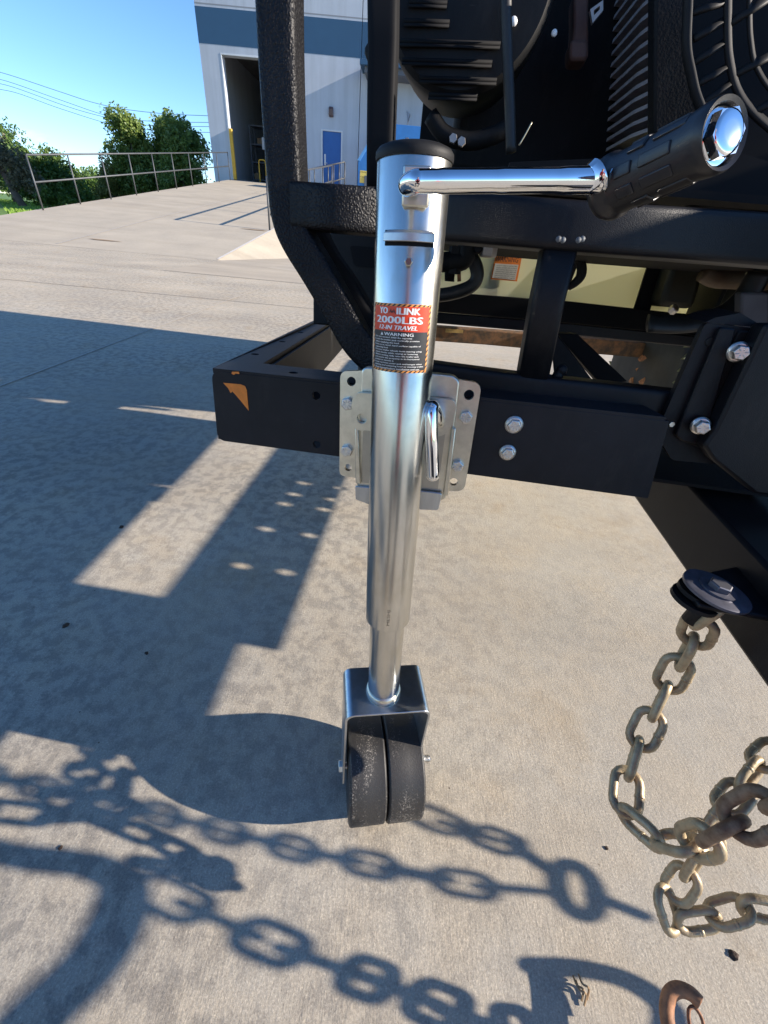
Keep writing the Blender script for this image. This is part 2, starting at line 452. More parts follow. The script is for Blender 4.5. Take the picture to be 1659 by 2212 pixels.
def leaf_mat(name, a, c, cell=.5):
    m, nt, b = newmat(name); w = coords(nt); n = noise_t(nt, w, cell, 4, .6)
    oi = nt.nodes.new('ShaderNodeNewGeometry')
    base = mixc(nt, .5, ramp(nt, n, [(.35, a), (.65, c)]), ramp(nt, oi.outputs['Random Per Island'], [(0, a), (1, c)]))
    nt.links.new(base, b.inputs['Base Color']); b.inputs['Roughness'].default_value = .55
    tr = node(nt, 'ShaderNodeBsdfTranslucent'); nt.links.new(base, tr.inputs[0]); mx = node(nt, 'ShaderNodeMixShader'); mx.inputs[0].default_value = .3
    nt.links.new(b.outputs[0], mx.inputs[1]); nt.links.new(tr.outputs[0], mx.inputs[2]); nt.links.new(mx.outputs[0], nt.nodes['Material Output'].inputs[0]); return m


m_leaf = leaf_mat('leaf_green', (.07, .13, .025), (.27, .35, .08)); m_leafd = leaf_mat('leaf_dark', (.05, .11, .022), (.16, .25, .05)); m_leafb = leaf_mat('leaf_brownish', (.10, .10, .06), (.20, .18, .10))
m_leafy = leaf_mat('leaf_yellowish', (.16, .18, .04), (.28, .28, .08))
m_grass = leaf_mat('grass_green', (.14, .25, .03), (.26, .40, .06), .6)

# ------------------------------------------------------------------ ground, ramp
def sheet(name, pts, z, mat, kind='structure', sub=None):
    o = mk(name, ([V((x, y, z)) for x, y in pts], [tuple(range(len(pts)))]), mat); tag(o, kind=kind); return o


sheet('ground', [(-400, -200), (400, -200), (400, 700), (-400, 700)], -.02, m_grass)
mk('pavement', ([V(p) for p in ((-60, -30, 0), (60, -30, 0), (60, 26.5, 0), (-9.0, 26.5, 0), (-9.0, 11, 0), (-15.2, 18.0, 0), (-60, 71, 0))], [tuple(range(7))]), m_conc, kind='structure')
# darker tinted slab right of the ramp, thin joints
mk('stained_pavement', ([V(p) for p in ((-3.45, 6.6, .004), (9, 6.6, .004), (9, 26.4, .004), (-3.45, 26.4, .004))], [(0, 1, 2, 3)]), m_conc2, kind='structure')
for n_, (x0, x1, y0, y1, mt) in enumerate(((-1.818, -1.806, .3, 6.6, m_joint), (-1.818, -1.806, -8, .3, m_jointd), (-9, 12, 6.585, 6.598, m_joint), (-30, 12, 4.62, 4.63, m_jointd), (2.2, 2.21, -4, 6.6, m_jointd))):
    mk('pavement_joint', ([V((x0, y0, .004)), V((x1, y0, .004)), V((x1, y1, .004)), V((x0, y1, .004))], [(0, 1, 2, 3)]), mt, kind='structure')
RY0, RK = 8.82, .123
def rz_(y): return max(0, (y-RY0)*RK)
XL, XR, YB = -9.45, -3.55, 26.6
rv = [V((XL, RY0, 0)), V((XR, RY0, 0)), V((XR, YB, rz_(YB))), V((XL, YB, rz_(YB))), V((XL, YB, 0)), V((XR, YB, 0))]
mk('ramp', ([v+V((0, 0, .002)) for v in rv], [(0, 1, 2, 3), (0, 3, 4), (1, 5, 2), (2, 5, 4, 3), (0, 4, 5, 1)]), m_ramp, kind='structure')
for x in (-6.62,):
    y0, y1 = RY0+.1, 26.3
    mk('ramp_joint', ([V((x-.025, y0, rz_(y0)+.008)), V((x+.025, y0, rz_(y0)+.008)), V((x+.025, y1, rz_(y1)+.008)), V((x-.025, y1, rz_(y1)+.008))], [(0, 1, 2, 3)]), m_joint, kind='structure')
for x in (XR-.045,):
    y0, y1 = RY0+.1, 26.3
    mk('ramp_edge', ([V((x, y0, rz_(y0)+.009)), V((x+.05, y0, rz_(y0)+.009)), V((x+.05, y1, rz_(y1)+.009)), V((x, y1, rz_(y1)+.009))], [(0, 1, 2, 3)]), simple('ramp_edge_white', (.6, .56, .5), .8, var=.2), kind='structure')
# rust streak below the near railing post
m_st = simple('rust_stain', (.33, .22, .13), .9, var=.25, scale=3)
def blob(x, y, rx, ry, z, seed):
    random.seed(seed); vs = [V((x, y, z(x, y)))]; n = 22
    for i in range(n):
        a = 2*math.pi*i/n; k = .7+.5*random.random(); px, py = x+rx*k*math.cos(a), y+ry*k*math.sin(a); vs.append(V((px, py, z(px, py))))
    return vs, [(0, 1+i, 1+(i+1) % n) for i in range(n)]
mk('rust_stain', blob(-3.93, 12.45, .34, .05, lambda x, y: rz_(y)+.012, 3), m_st, kind='structure')
mk('rust_stain', blob(-6.1, 9.6, .4, .035, lambda x, y: rz_(y)+.012, 4), m_st, kind='structure')

# grass tufts near the ramp and the verge
def grass_strip():
    random.seed(11); vs, fs = [], []
    n = 0
    while n < 26000:
        y = 17+random.random()**1.6*45; x = -10.5-random.random()*42
        if y < 11.2+(-9.0-x)*1.18: continue
        a = random.random()*6.28; h = .05+.09*random.random(); w = .03+.03*random.random()
        k = len(vs); d = V((math.cos(a), math.sin(a), 0))*w; b = V((x, y, -.02)); t = b+V((random.uniform(-.04, .04), random.uniform(-.04, .04), h))
        vs += [b-d, b+d, t]; fs.append((k, k+1, k+2)); n += 1
    return vs, fs
mk('grass', grass_strip(), m_grass, kind='stuff')


# ------------------------------------------------------------------ railings
def bar(a, b, w): return tube([a, b], w, 8)
def railing(name, label, x, ys, zf, h, post_w, sag=0.0):
    t = thing(name, (x, ys[0], zf(ys[0])), label, 'railing')
    for y in ys: mk('post', bar(V((x, y, zf(y)-.02)), V((x, y, zf(y)+h)), post_w), m_rail, t, True)
    for k in (1.0, .52): mk('rail', bar(V((x, ys[0], zf(ys[0])+h*k)), V((x, ys[-1], zf(ys[-1])+h*k)), post_w*1.1), m_rail, t, True)
    return t
ysL = [12.40+1.52*i for i in range(10)]
railing('ramp_railing', 'long grey pipe railing along the far left edge of the ramp', -9.28, ysL, rz_, 1.07, .019)
railing('ramp_railing', 'grey pipe railing on the near edge of the ramp, mostly hidden behind the black tube', -3.60, [12.62, 15.2, 17.8, 20.4, 22.6], rz_, 1.07, .024)
t = thing('landing_railing', (-4.4, 24.9, 2.19), 'sloping stair railing with upright bars in front of the blue door', 'railing')
for (a, b) in (((668, 365), (745, 350)), ((668, 411), (745, 384))):
    mk('rail', bar(aty(*a, 25.2)-V((.35, 0, .09)), aty(*b, 25.2), .028), m_rail, t, True)
for u, vt in ((679, 363), (697, 359.5), (709, 357), (721, 355), (733, 352.5), (745, 350)):
    p = aty(u, vt, 25.2); mk('post', bar(V((p.x, 25.2, 2.0)), p, .024 if u < 740 else .03), m_rail, t, True)
mk('ramp_flank', ([V((XR, RY0, 0.003)), V((XR+.001, 24.4, rz_(24.4)+.001)), V((2.6, 24.4, .006)), V((-.4, RY0-1.2, .006))], [(0, 1, 2, 3)]), m_ramp, kind='structure')
mk('dock_landing', box(-3.549, 8, 24.4, 26.595, 0, 2.18), m_ramp, kind='structure')

# ------------------------------------------------------------------ building
FY = 26.6
ZB = 2.19
bd = thing('warehouse_building', (-6, FY, 0), 'pale grey warehouse with a broad blue band and a tall open dock door', 'building')
def wall_rect(x0, x1, z0, z1, y0=FY, y1=FY+.3): return box(x0, x1, y0, y1, z0, z1)
DX0, DX1, DZ = -9.27, -6.45, 6.62
EX0, EX1, EZ = -4.77, -3.73, 4.45
XLB = -10.25
mk('wall_panel', prism([V(p) for p in ((XLB, FY, 0), (-2.96, FY, 0), (-2.96, FY, 11), (XLB, FY, 11))], (0, .35, 0),
   [[V(p) for p in ((DX0, FY, ZB), (DX0, FY, DZ), (DX1, FY, DZ), (DX1, FY, ZB))], [V(p) for p in ((EX0, FY, ZB), (EX0, FY, EZ), (EX1, FY, EZ), (EX1, FY, ZB))]]), m_wall, bd)
mk('wall_panel', box(-2.93, 14, FY, FY+.35, 0, 11), m_wall, bd)
mk('wall_panel', box(XLB, XLB+.34, FY+.352, FY+30, 0, 11), m_wall, bd)
mk('colour_band', box(XLB-.004, -2.957, FY-.006, FY+.02, 6.92, 8.02), m_teal, bd); mk('colour_band', box(-2.933, 14, FY-.006, FY+.02, 6.92, 8.02), m_teal, bd)
mk('groove', box(XLB-.002, -2.96, FY-.003, FY+.02, 8.09, 8.13), m_groove, bd); mk('groove', box(-2.93, 14, FY-.003, FY+.02, 8.09, 8.13), m_groove, bd)
mk('roof', box(XLB, 14, FY+.352, FY+30, 10.6, 10.8), m_wall, bd)
# dock door interior
mk('room_wall', join(box(DX0-1.0, DX0-.8, FY+.36, FY+9, ZB-.2, 7.4), box(DX1+4.5, DX1+4.7, FY+.36, FY+9, ZB-.2, 7.4), box(DX0-1, DX1+4.6, FY+9, FY+9.2, ZB-.2, 7.4), box(DX0-1, DX1+4.6, FY+.36, FY+9, 7.4, 7.6), box(DX0-1, DX1+4.6, FY+.36, FY+9, ZB-.2, ZB)), m_in, bd)
mk('door_track', join(box(DX0-.06, DX0, FY-.01, FY+.02, ZB, DZ+.05), box(DX0-.06, DX1+.06, FY-.012, FY+.02, DZ, DZ+.06)), m_frame, bd, bevel=.008)
mk('jamb_guard', box(DX0, DX0+.16, FY-.10, FY+.04, ZB, ZB+1.95), m_yellow, bd, bevel=.03)
d = mk('door', box(EX0+.07, EX1-.07, FY+.06, FY+.11, ZB+.02, EZ-.06), m_bdoor, bd, bevel=.008)
mk('door_handle', join(box(EX0+.14, EX0+.22, FY+.045, FY+.06, ZB+.93, ZB+1.35), tube([V((EX0+.18, FY+.05, ZB+1.02)), V((EX0+.18, FY-.01, ZB+1.02)), V((EX0+.30, FY-.01, ZB+1.0))], .013, 8)), m_frame, d, bevel=.004)
mk('door_frame', join(box(EX0, EX0+.065, FY-.012, FY+.14, ZB, EZ), box(EX1-.065, EX1, FY-.012, FY+.14, ZB, EZ), box(EX0+.065, EX1-.065, FY-.010, FY+.14, EZ-.06, EZ)), m_frame, bd, bevel=.006)
mk('wall_lamp', prism([V(p) for p in ((-4.38, FY, 5.17), (-4.38, FY-.10, 5.25), (-4.38, FY-.17, 5.15), (-4.38, FY-.15, 4.92), (-4.38, FY, 4.88))], (.2, 0, 0)), m_lens, bd, bevel=.02)
mk('canopy', join(box(-2.86, 13, FY-1.3, FY-.004, 6.44, 6.62)), m_teal, bd, bevel=.02)
mk('canopy_soffit', box(-2.66, 12.8, FY-1.15, FY-.004, 6.25, 6.437), m_shelf, bd)
# racks, hoops and papers inside
for i, (x, y, w, h) in enumerate(((-8.75, FY+3.2, 1.0, 2.6), (-7.4, FY+4.6, 1.6, 3.0))):
    t = thing('storage_rack', (x, y, ZB), ('steel rack with boxes just inside the left of the dock door', 'wider dark rack standing deeper inside the dock door')[i], 'rack')
    for sx in (-.5, .5):
        for sy in (0, .8): mk('upright', box(x+sx*w-.03, x+sx*w+.03, y+sy-.03, y+sy+.03, ZB, ZB+h), m_shelf, t)
    for k in range(4):
        z = ZB+.25+k*(h-.3)/3; mk('shelf', box(x-w*.5, x+w*.5, y-.02, y+.84, z, z+.05), m_shelf, t)
random.seed(5)
CL = ['open brown carton low on the rack beside the yellow jamb guard', 'brown carton low on the deeper dark rack', 'small carton on the middle shelf of the rack beside the jamb guard', 'small carton on the middle shelf of the deeper rack', 'carton high on the rack beside the jamb guard', 'carton high on the deeper dark rack']
for i in range(6):
    rk = i % 2; x = (-9.05+.33*(i % 3)) if rk == 0 else (-8.0+.42*(i % 4)); y = (FY+3.2 if rk == 0 else FY+4.6)
    h = 2.6 if rk == 0 else 3.0; z = ZB+.30+((i//2) % 3)*(h-.3)/3+.001; s = .13+.05*random.random()
    o = mk('carton', box(x-s, x+s, y+.1, y+.5, z, z+.2+.1*random.random()), m_card, bevel=.005)
    tag(o, CL[i], 'carton', 'cartons on the warehouse racks')
for i, x in enumerate((-8.05, -7.15, -7.0, -6.85)):
    p = [V((x-.17, FY+1.0+.2*i, ZB)), V((x-.17, FY+1.0+.2*i, ZB+.85)), V((x-.1, FY+1.0+.2*i, ZB+.97)), V((x+.1, FY+1.0+.2*i, ZB+.97)), V((x+.17, FY+1.0+.2*i, ZB+.85)), V((x+.17, FY+1.0+.2*i, ZB))]
    o = mk('guard_hoop', tube(catmull(p, 4), .03, 8), m_yellow, smooth=True)
    tag(o, ('single yellow guard hoop just inside the dock door') if i == 0 else ('', 'leftmost yellow hoop of the bunch beside the black tube in the dock door', 'middle yellow hoop of the bunch in the dock door', 'rightmost yellow hoop of the bunch in the dock door')[i][:], 'guard hoop', None if i == 0 else 'bunched yellow hoops')
mk('notice', box(-8.42, -8.08, FY+2.5, FY+2.51, ZB+1.55, ZB+2.05), m_paper, bd)
# compactor
cp = thing('waste_compactor', (-1, 24, 0), 'bright blue waste compactor with a sloping top and yellow sticker', 'compactor')
o = mk('body', prism([V(p) for p in ((-2.60, 23.6, .1), (-2.60, 23.6, 3.12), (-1.7, 23.6, 4.4), (4, 23.6, 4.4), (4, 23.6, .1))], (0, .75, 0)), m_blue, cp, bevel=.02)
mk('rim', prism([V(p) for p in ((-2.63, 23.55, 3.12), (-1.72, 23.55, 4.42), (-1.64, 23.55, 4.36), (-2.52, 23.55, 3.10))], (0, .9, 0)), simple('blue_rim', (.1, .3, .62), .4), cp)
st = mk('sticker', box(-2.50, -2.21, 23.59, 23.598, 2.35, 2.78), simple('yellow_sticker', (.72, .55, .12), .5), cp)


def text_geo(s, size, font_extrude=0, spacing=1.0, width=None):
    cu = bpy.data.curves.new('t', 'FONT'); cu.body = s; cu.size = size; cu.space_character = spacing; cu.align_x = 'LEFT'; cu.resolution_u = 2
    ob = bpy.data.objects.new('t', cu); me = ob.to_mesh()
    vs = [V(v.co) for v in me.vertices]; fs = [tuple(p.vertices) for p in me.polygons]
    ob.to_mesh_clear(); bpy.data.objects.remove(ob); bpy.data.curves.remove(cu)
    return vs, fs


def text_fit(s, x0, x1, y0, y1, bold=0, shear=0):
    vs, fs = text_geo(s, 1.0)
    ax = min(v.x for v in vs); bx = max(v.x for v in vs); ay = min(v.y for v in vs); by = max(v.y for v in vs)
    out = []
    gs = []
    for dx in ([0] if not bold else [-bold, 0, bold]):
        pts = [V((x0+(v.x-ax)/(bx-ax)*(x1-x0)+dx+shear*(v.y-ay), y0+(v.y-ay)/(by-ay)*(y1-y0), dx*.01)) for v in vs]
        gs.append((pts, fs))
    return join(*gs)


g = text_fit('POTENTIAL', -2.49, -2.22, 2.70, 2.75); g2 = text_fit('POTENTIAL', -2.49, -2.22, 2.54, 2.59)
mk('lettering', join(([V((p.x, 23.588, p.y)) for p in g[0]], g[1]), ([V((p.x, 23.588, p.y)) for p in g2[0]], g2[1])), m_lblack, st)
mk('sticker', box(-2.58, -2.42, 23.588, 23.598, 2.02, 2.12), m_paper, cp)
mk('control_box', box(-2.28, -2.0, 23.4, 23.6, 2.1, 2.6), m_shelf, cp, bevel=.02)


# ------------------------------------------------------------------ trees, wires
def crown_geo(lobes, n, leaf, seed):
    rnd = random.Random(seed); vs, fs = [], []
    tot = sum(l[3]**2 for l in lobes)
    for (cx, cy, cz, r) in lobes:
        clumps = int(max(6, n/26*(r*r)/tot))
        for _ in range(clumps):
            d = V((rnd.gauss(0, 1), rnd.gauss(0, 1), rnd.gauss(0, 1))).normalized()
            q = r*(.35+.95*rnd.random()**.8)
            cc = V((cx, cy, cz))+V((d.x*q, d.y*q, d.z*q*.85)); cr = leaf*(1.6+2.6*rnd.random())
            for _ in range(26):
                e = V((rnd.gauss(0, 1), rnd.gauss(0, 1), rnd.gauss(0, .8))).normalized()*cr*rnd.random()**.4
                p = cc+e; a = V((rnd.gauss(0, 1), rnd.gauss(0, 1), rnd.gauss(0, 1))).normalized(); b = a.cross(V((rnd.gauss(0, 1), rnd.gauss(0, 1), rnd.gauss(0, 1)))).normalized()
                s = leaf*(.5+.6*rnd.random()); k = len(vs)
                vs += [p-a*s, p+b*s*.55, p+a*s, p-b*s*.55]; fs.append((k, k+1, k+2, k+3))
    return vs, fs


def tree(name, label, x, y, h, spread, lobes, n, leaf, seed, mat, cat='tree', group=None, lean=0, trunk_r=.22, low=.25):
    t = thing(name, (x, y, 0), label, cat, group); rnd = random.Random(seed)
    rm = max(l[3] for l in lobes)*spread
    L_ = [(x+a*spread*.85+lean*c, y+b*spread, c*(h-rm*.75), r*spread) for a, b, c, r in lobes]
    mk('crown', crown_geo(L_, n, leaf, seed), mat, t)
    tp = [V((x+lean*k*.9+rnd.uniform(-.1, .1), y, h*k*.8)) for k in (0, .2, .4, .6, .8, 1)]; tp[0].z = -.1
    g = [tube(tp, [trunk_r, trunk_r*.85, trunk_r*.7, trunk_r*.5, trunk_r*.3, trunk_r*.12], 9)]
    for (lx, ly, lz, lr) in L_[:9]:
        k = rnd.randint(1, 3); a = tp[k]; b = V((lx, ly, lz)); mid = a.lerp(b, .5)+V((0, 0, -.1*h*rnd.random())); g.append(tube([a, mid, b], [trunk_r*.38, trunk_r*.25, trunk_r*.1], 6))
    mk('trunk', join(*g), m_bark, t, True)
    return t


def tu(u, y): return aty(u-8, 340, y).x
def th(u, v, y): return aty(u, v, y).z
def rl(seed, n, lo=.3, hi=.95, r0=.3, r1=.5, wide=.85):
    n = int(n*1.5); r0 *= .74; r1 *= .74
    rnd = random.Random(seed); return [(rnd.uniform(-wide, wide)*(1-.45*(k/n)), rnd.uniform(-.5, .5), lo+(hi-lo)*k/max(1, n-1), rnd.uniform(r0, r1)) for k in range(n)]


Y = 46
tree('broadleaf_tree', 'tallest leafy tree left of centre behind the railing', tu(298, Y), Y, th(292, 236, Y), 2.5, rl(1, 17, .25, 1, .28, .46), 15000, .15, 21, m_leaf, trunk_r=.25)
tree('broadleaf_tree', 'second tall tree between the tallest one and the building corner', tu(360, Y), Y+1, th(362, 248, Y), 2.4, rl(2, 17, .2, 1, .3, .46), 14000, .15, 22, m_leaf)
tree('broadleaf_tree', 'full green tree whose crown reaches the warehouse corner', tu(418, Y), Y-2, th(425, 250, Y-2), 2.5, rl(3, 17, .2, 1, .3, .46), 14000, .15, 23, m_leaf)
tree('broadleaf_tree', 'broad low tree filling the gap under the two tallest crowns', tu(330, 50), 50, th(330, 300, 50), 3.6, rl(12, 15, .15, 1, .3, .46, 1.0), 11000, .16, 33, m_leafd)
tree('bare_topped_tree', 'small thin tree with a bare top between the low trees', tu(190, Y), Y+4, th(190, 352, Y), 1.0, rl(4, 5, .3, .7, .3, .45), 1500, .13, 24, m_leafd, trunk_r=.12)
tree('low_tree', 'low yellowish green tree left of the tallest tree', tu(236, Y), Y, th(236, 340, Y), 1.8, rl(5, 9, .25, 1, .35, .5), 5000, .15, 25, m_leafy)
tree('low_tree', 'low round green tree behind the second railing post', tu(140, 52), 52, th(140, 345, 52), 3.2, rl(6, 13, .2, 1, .35, .5), 8000, .17, 26, m_leafd)
tree('low_tree', 'low dark tree right beside the bare topped one', tu(178, 56), 56, th(175, 360, 56), 3.2, rl(7, 11, .15, 1, .4, .55), 6000, .18, 27, m_leafd)
tree('broadleaf_tree', 'dense dark green tree behind the left end post of the railing', tu(80, 42), 42, th(60, 305, 42), 2.8, rl(8, 16, .15, 1, .32, .48), 12000, .15, 28, m_leafd)
tree('grey_leafed_tree', 'big grey brown tree with a leaning dark trunk at the left edge', tu(24, 35), 35, th(5, 236, 35), 2.0, [(-.9, 0, .8, .5), (-.3, .2, .95, .45), (.3, 0, .72, .45), (.75, 0, .5, .4), (-.2, -.2, .62, .45), (-1.3, 0, .95, .5), (.5, .1, .33, .3), (.9, 0, .38, .32), (.1, 0, .85, .42), (-.6, 0, .55, .4)], 13000, .12, 29, m_leafb, lean=-1.8, trunk_r=.26)
tree('broadleaf_tree', 'green tree behind the grey brown tree at the left edge', tu(10, 48), 48, th(20, 240, 48), 3.6, rl(9, 14, .2, 1, .32, .48), 10000, .16, 30, m_leafd)
# a hedge of far scrub behind the row
for i, (u, v) in enumerate(((90, 392), (118, 398), (150, 396), (205, 392), (240, 388), (-40, 395), (280, 385), (330, 385), (385, 385), (440, 380))):
    Yb = 60+3*(i % 3)
    tree('scrub_tree', 'dark scrub tree of the far row, '+('behind the left end post of the railing', 'just right of the left end post', 'between the first two railing posts', 'behind the bare topped tree', 'below the yellowish low tree', 'behind the grey brown tree', 'behind the trunk of the tallest tree', 'right of the trunk of the tallest tree', 'below the second tall tree', 'beside the warehouse corner')[i], tu(u, Yb), Yb, 4.2+.4*(i % 3), 2.6, rl(40+i, 7, .2, .75, .45, .6), 2000, .24, 40+i, m_leafd, group='scrub trees in the far row', trunk_r=.15)
pl = Plane((0, 60, 0), (0, 1, 0))
for i, ps in enumerate((((-60, 148), (0, 156), (120, 195), (200, 221), (270, 236), (360, 246), (447, 250), (520, 253)), ((-60, 160), (0, 170), (120, 212), (230, 248), (330, 259), (447, 261), (520, 262)), ((-60, 166), (0, 178), (120, 221), (200, 244), (290, 263), (447, 267), (520, 266)), ((-60, 176), (0, 188), (100, 224), (230, 263), (330, 273), (447, 277), (520, 277)))):
    o = mk('power_line', tube(catmull([pl.at(*p)+V((0, i*.8, 0)) for p in ps], 6), .022, 5), m_wire, smooth=True)
    tag(o, ('highest of the four power lines', 'second power line from the top', 'third power line from the top', 'lowest of the four power lines')[i]+' crossing the sky behind the building', 'power line')

# ------------------------------------------------------------------ trailer
TR = thing('equipment_trailer', (.4, .5, 0), 'black steel equipment trailer carrying engine and tank, coated frame with orange marker', 'trailer')
K = -ND   # away from the camera
# front channel: web with holes, top and bottom flanges
web_out = rounded(FR, [(456, 800), (1446, 910), (1400, 1077), (470, 951)], [.010, 0, 0, .010])
def ph(u, v, r, off=0): return circ(FR.at(u, v, off), r, ND, 16)
holes = [ph(683, 855, .0042), ph(684, 960, .0042)]
mk('front_channel', prism(web_out, K*.005, holes), m_worn, TR, bevel=.0016)
a0, a1 = FR.at(459, 793, -.001), FR.at(1442, 901, -.001)
fl_in = [V(p) for p in ()]
zdrop = V((0, 0, -.0045))
pa, pb = FR.at(459, 795, -.0003), FR.at(1440, 901, -.0003)
pin = Plane(FR.at(459, 795), UPT)
o_l, o_b = pin.at(690, 686), pin.at(701, 704)
i_c = pin.at(568, 785); i_r = pin.at(805, 808)
XB = pb
side_far_o = pa+BACK*2.6; side_far_i = i_c+BACK*2.45
fhol = [circ(pin.at(*c), r, UPT, 14) for c, r in (((634, 805), .005), ((551, 765), .0050), ((610, 738), .0052), ((649, 718), .0055))]
fl = [pa, pb, pb+BACK*.046, i_c, side_far_i, side_far_o]
mk('top_flange', prism(fl, -UPT*.005, fhol), m_worn, TR, bevel=.001)
# side web of the left channel, inner dark floor
sl = FR.at(457, 803, -.004); slb = FR.at(470, 949, -.004)
mk('side_channel', prism([pa+V((0, .002, -.004)), side_far_o+V((0, 0, -.004)), side_far_o+V((0, 0, -.085)), slb+V((0, .002, 0))], XD*.005), m_worn, TR, bevel=.0008)
mk('inner_web', prism([i_c+V((.001, 0, -.006)), side_far_i+V((.001, 0, -.006)), side_far_i+V((.001, 0, -.08)), i_c+V((.001, 0, -.08))], XD*.004), m_worn, TR)
mk('belly_pan', prism([i_c+V((0, 0, -.075)), i_c+V((.62, -.06, -.075)), i_c+V((.62, .24, -.09)), i_c+V((0, .30, -.09))], V((0, 0, -.004))), m_matt, TR)
mk('bottom_flange', prism([slb+K*.002, FR.at(1392, 1074)+K*.002, FR.at(1392, 1074)+K*.04, slb+K*.04], UPT*.005), m_worn, TR)
# right side rail with two rows of light holes (seen through its shadow)
def rz_face(x, y, z): return V((x, y, z))
SRX = 1.035
hol = []
GR = ((-.284, 1.20), (-.303, 1.13), (-.32, 1.07), (-.348, .93), (-.37, .80))
side_h = []
gy = [(-.284, 1.20), (-.300, 1.125), (-.316, 1.065), (-.336, .93), (-.352, .77)]
gy2 = [(-.157, 1.19), (-.174, 1.115), (-.190, 1.055), (-.208, .92), (-.236, .762)]
for gx, gyy in gy+gy2:
    h = (SRX-gx)*SUN.z/SUN.x; yy = gyy+(SRX-gx)*SUN.y/SUN.x; side_h.append(circ(V((SRX, yy, h)), .0095, (1, 0, 0), 12))
b_out = [V((SRX+.0, .42, .503)), V((SRX+.0, 1.6, .475)), V((SRX, 2.7, .44)), V((SRX, 2.7, .56)), V((SRX+.0, 1.6, .60)), V((SRX+.0, .42, .628))]
mk('side_rail', prism(b_out, V((.006, 0, 0)), side_h), m_worn, TR)
# orange reflector remains and fixing bolts
mk('marker_sticker', prism(FR.pts([(482, 827), (519, 830), (529, 834), (533, 843), (537, 887), (520, 866), (506, 850), (502, 846), (498, 849), (493, 839)], .0006), K*.0004), m_orange, TR)
mk('marker_sticker', prism(FR.pts([(501, 803), (516, 803), (517, 808), (509, 807), (505, 810), (500, 807)], .0006), K*.0004), m_orange, TR)


def hexbolt(name, c, n, r, h, mat, parent, flange=0, marks=0, spin=0):
    n = V(n).normalized(); gs = []
    b0 = V(c)
    if flange: gs.append(lathe(b0, n, [(-.001, flange), (.0012, flange), (.0028, flange*.82)], 24)); b0 = b0+n*.002
    hexp = circ(b0-n*.001, r, n, 6, spin); top = circ(b0+n*h*.85, r, n, 6, spin); cap = circ(b0+n*h, r*.86, n, 6, spin)
    vs = hexp+top+cap; fs = [(i, (i+1) % 6, 6+(i+1) % 6, 6+i) for i in range(6)]+[(6+i, 6+(i+1) % 6, 12+(i+1) % 6, 12+i) for i in range(6)]+[tuple(range(12, 18)), tuple(range(6))[::-1]]
    gs.append((vs, fs))
    for k in range(marks):
        an = 2*math.pi*k/marks+.3; a = circ(b0, 1, n, 4, an)[0]-b0; q = n.cross(a)
        gs.append(obox(b0+n*(h+.0002)+a*r*.5, a*r*.24, q*r*.045, n*.0004))
    return mk(name, join(*gs), mat, parent, bevel=.0004)


for (u, v), r in (((1110, 917), .0078), ((1096, 977), .0074)): hexbolt('bolt', FR.at(u, v), ND, r*.86, .005, m_bolt, TR, r*1.14, 6)


def on_rail_top(): return None
GP = Plane(FR.p+K*.055, ND)   # guard plane
# lower guard tube resting on the channel
low = [GP.at(u, v) for u, v in ((745, 660), (775, 720), (812, 772), (870, 800), (935, 812), (1100, 832), (1260, 851), (1440, 872))]
vert = [GP.at(u, v) for u, v in ((603, -160), (605, 0), (612, 200), (623, 400), (630, 470), (648, 520), (690, 590), (735, 668), (768, 728), (800, 765), (830, 783), (870, 795))]
mk('guard_tube', tube(catmull(vert, 8), .0158, 48, ref=ND, square=True), m_guard, TR, True)
mk('lower_tube', tube(catmull([GP.at(u, v) for u, v in ((860, 800), (930, 812), (1100, 835), (1260, 853), (1450, 875))], 4), .0155, 48, ref=ND, square=True), m_black, TR, True)
# the upper cross tube: coarse coating left, finer right
mk('upper_tube', tube([GP.at(640, 447), GP.at(830, 462)], .0178, 48, ref=ND, square=True), m_guard, TR, True)
mk('upper_tube', tube([GP.at(820, 461.2), GP.at(1240, 494), GP.at(1720, 528)], .0186, 48, ref=ND, square=True), m_black, TR, True)
for p in ((596, 462), (604, 470), (613, 476), (625, 481), (640, 478), (650, 474), (657, 468), (660, 458), (1213, 800), (1205, 811), (1130, 808), (1146, 815), (1163, 817), (1180, 818)):
    mk('weld_bead', lathe(GP.at(*p), ND, [(-.004, .002), (-.002, .0052), (.0, .006), (.002, .0052), (.004, .002)], 10), m_guard, TR, True)
m_chalk = simple('chalky_weld', (.09, .10, .11), .6)
for p in ((1197, 521), (1206, 523), (1238, 523), (1246, 521)):
    mk('weld_bead', lathe(GP.at(*p)+ND*.016, ND, [(-.004, .001), (0, .0032), (.003, .0024)], 10), m_chalk, TR, True)
mk('guard_post', tube([GP.at(1212, 510), GP.at(1180, 650), GP.at(1146, 828)], .0150, 48, ref=ND, square=True), m_black, TR, True)
GP2 = Plane(GP.p+K*.05, ND)
mk('guard_brace', tube(catmull([GP2.at(u, v) for u, v in ((660, 440), (668, 490), (700, 560), (742, 620), (790, 700), (835, 770))], 6), .0165, 48, ref=ND, square=True), m_matt, TR, True)
hexbolt('bolt', GP.at(1070, 436)+K*.01, UPT, .0062, .006, m_bolt, TR, .0075)
# the battery box on the left
BP = Plane((0, .76, .65), ND)
mk('battery_box', prism(rounded(BP, [(676, 700), (676, 610), (697, 532), (712, 499), (870, 512), (870, 720)], [0, .01, .02, .01, .01, 0]), K*.18), m_plast, TR, bevel=.003)
mk('box_recess', prism(rounded(BP, [(755, 530), (870, 540), (870, 585), (765, 575)], .006, .002), K*.003), m_matt, TR)
# cross members and engine skid
def beam(name, quad, y, depth, mat, parent=TR, bevel=.002):
    p = Plane((0, y, 0), ND); return mk(name, prism(p.pts(quad), K*depth, ), mat, parent, bevel=bevel)


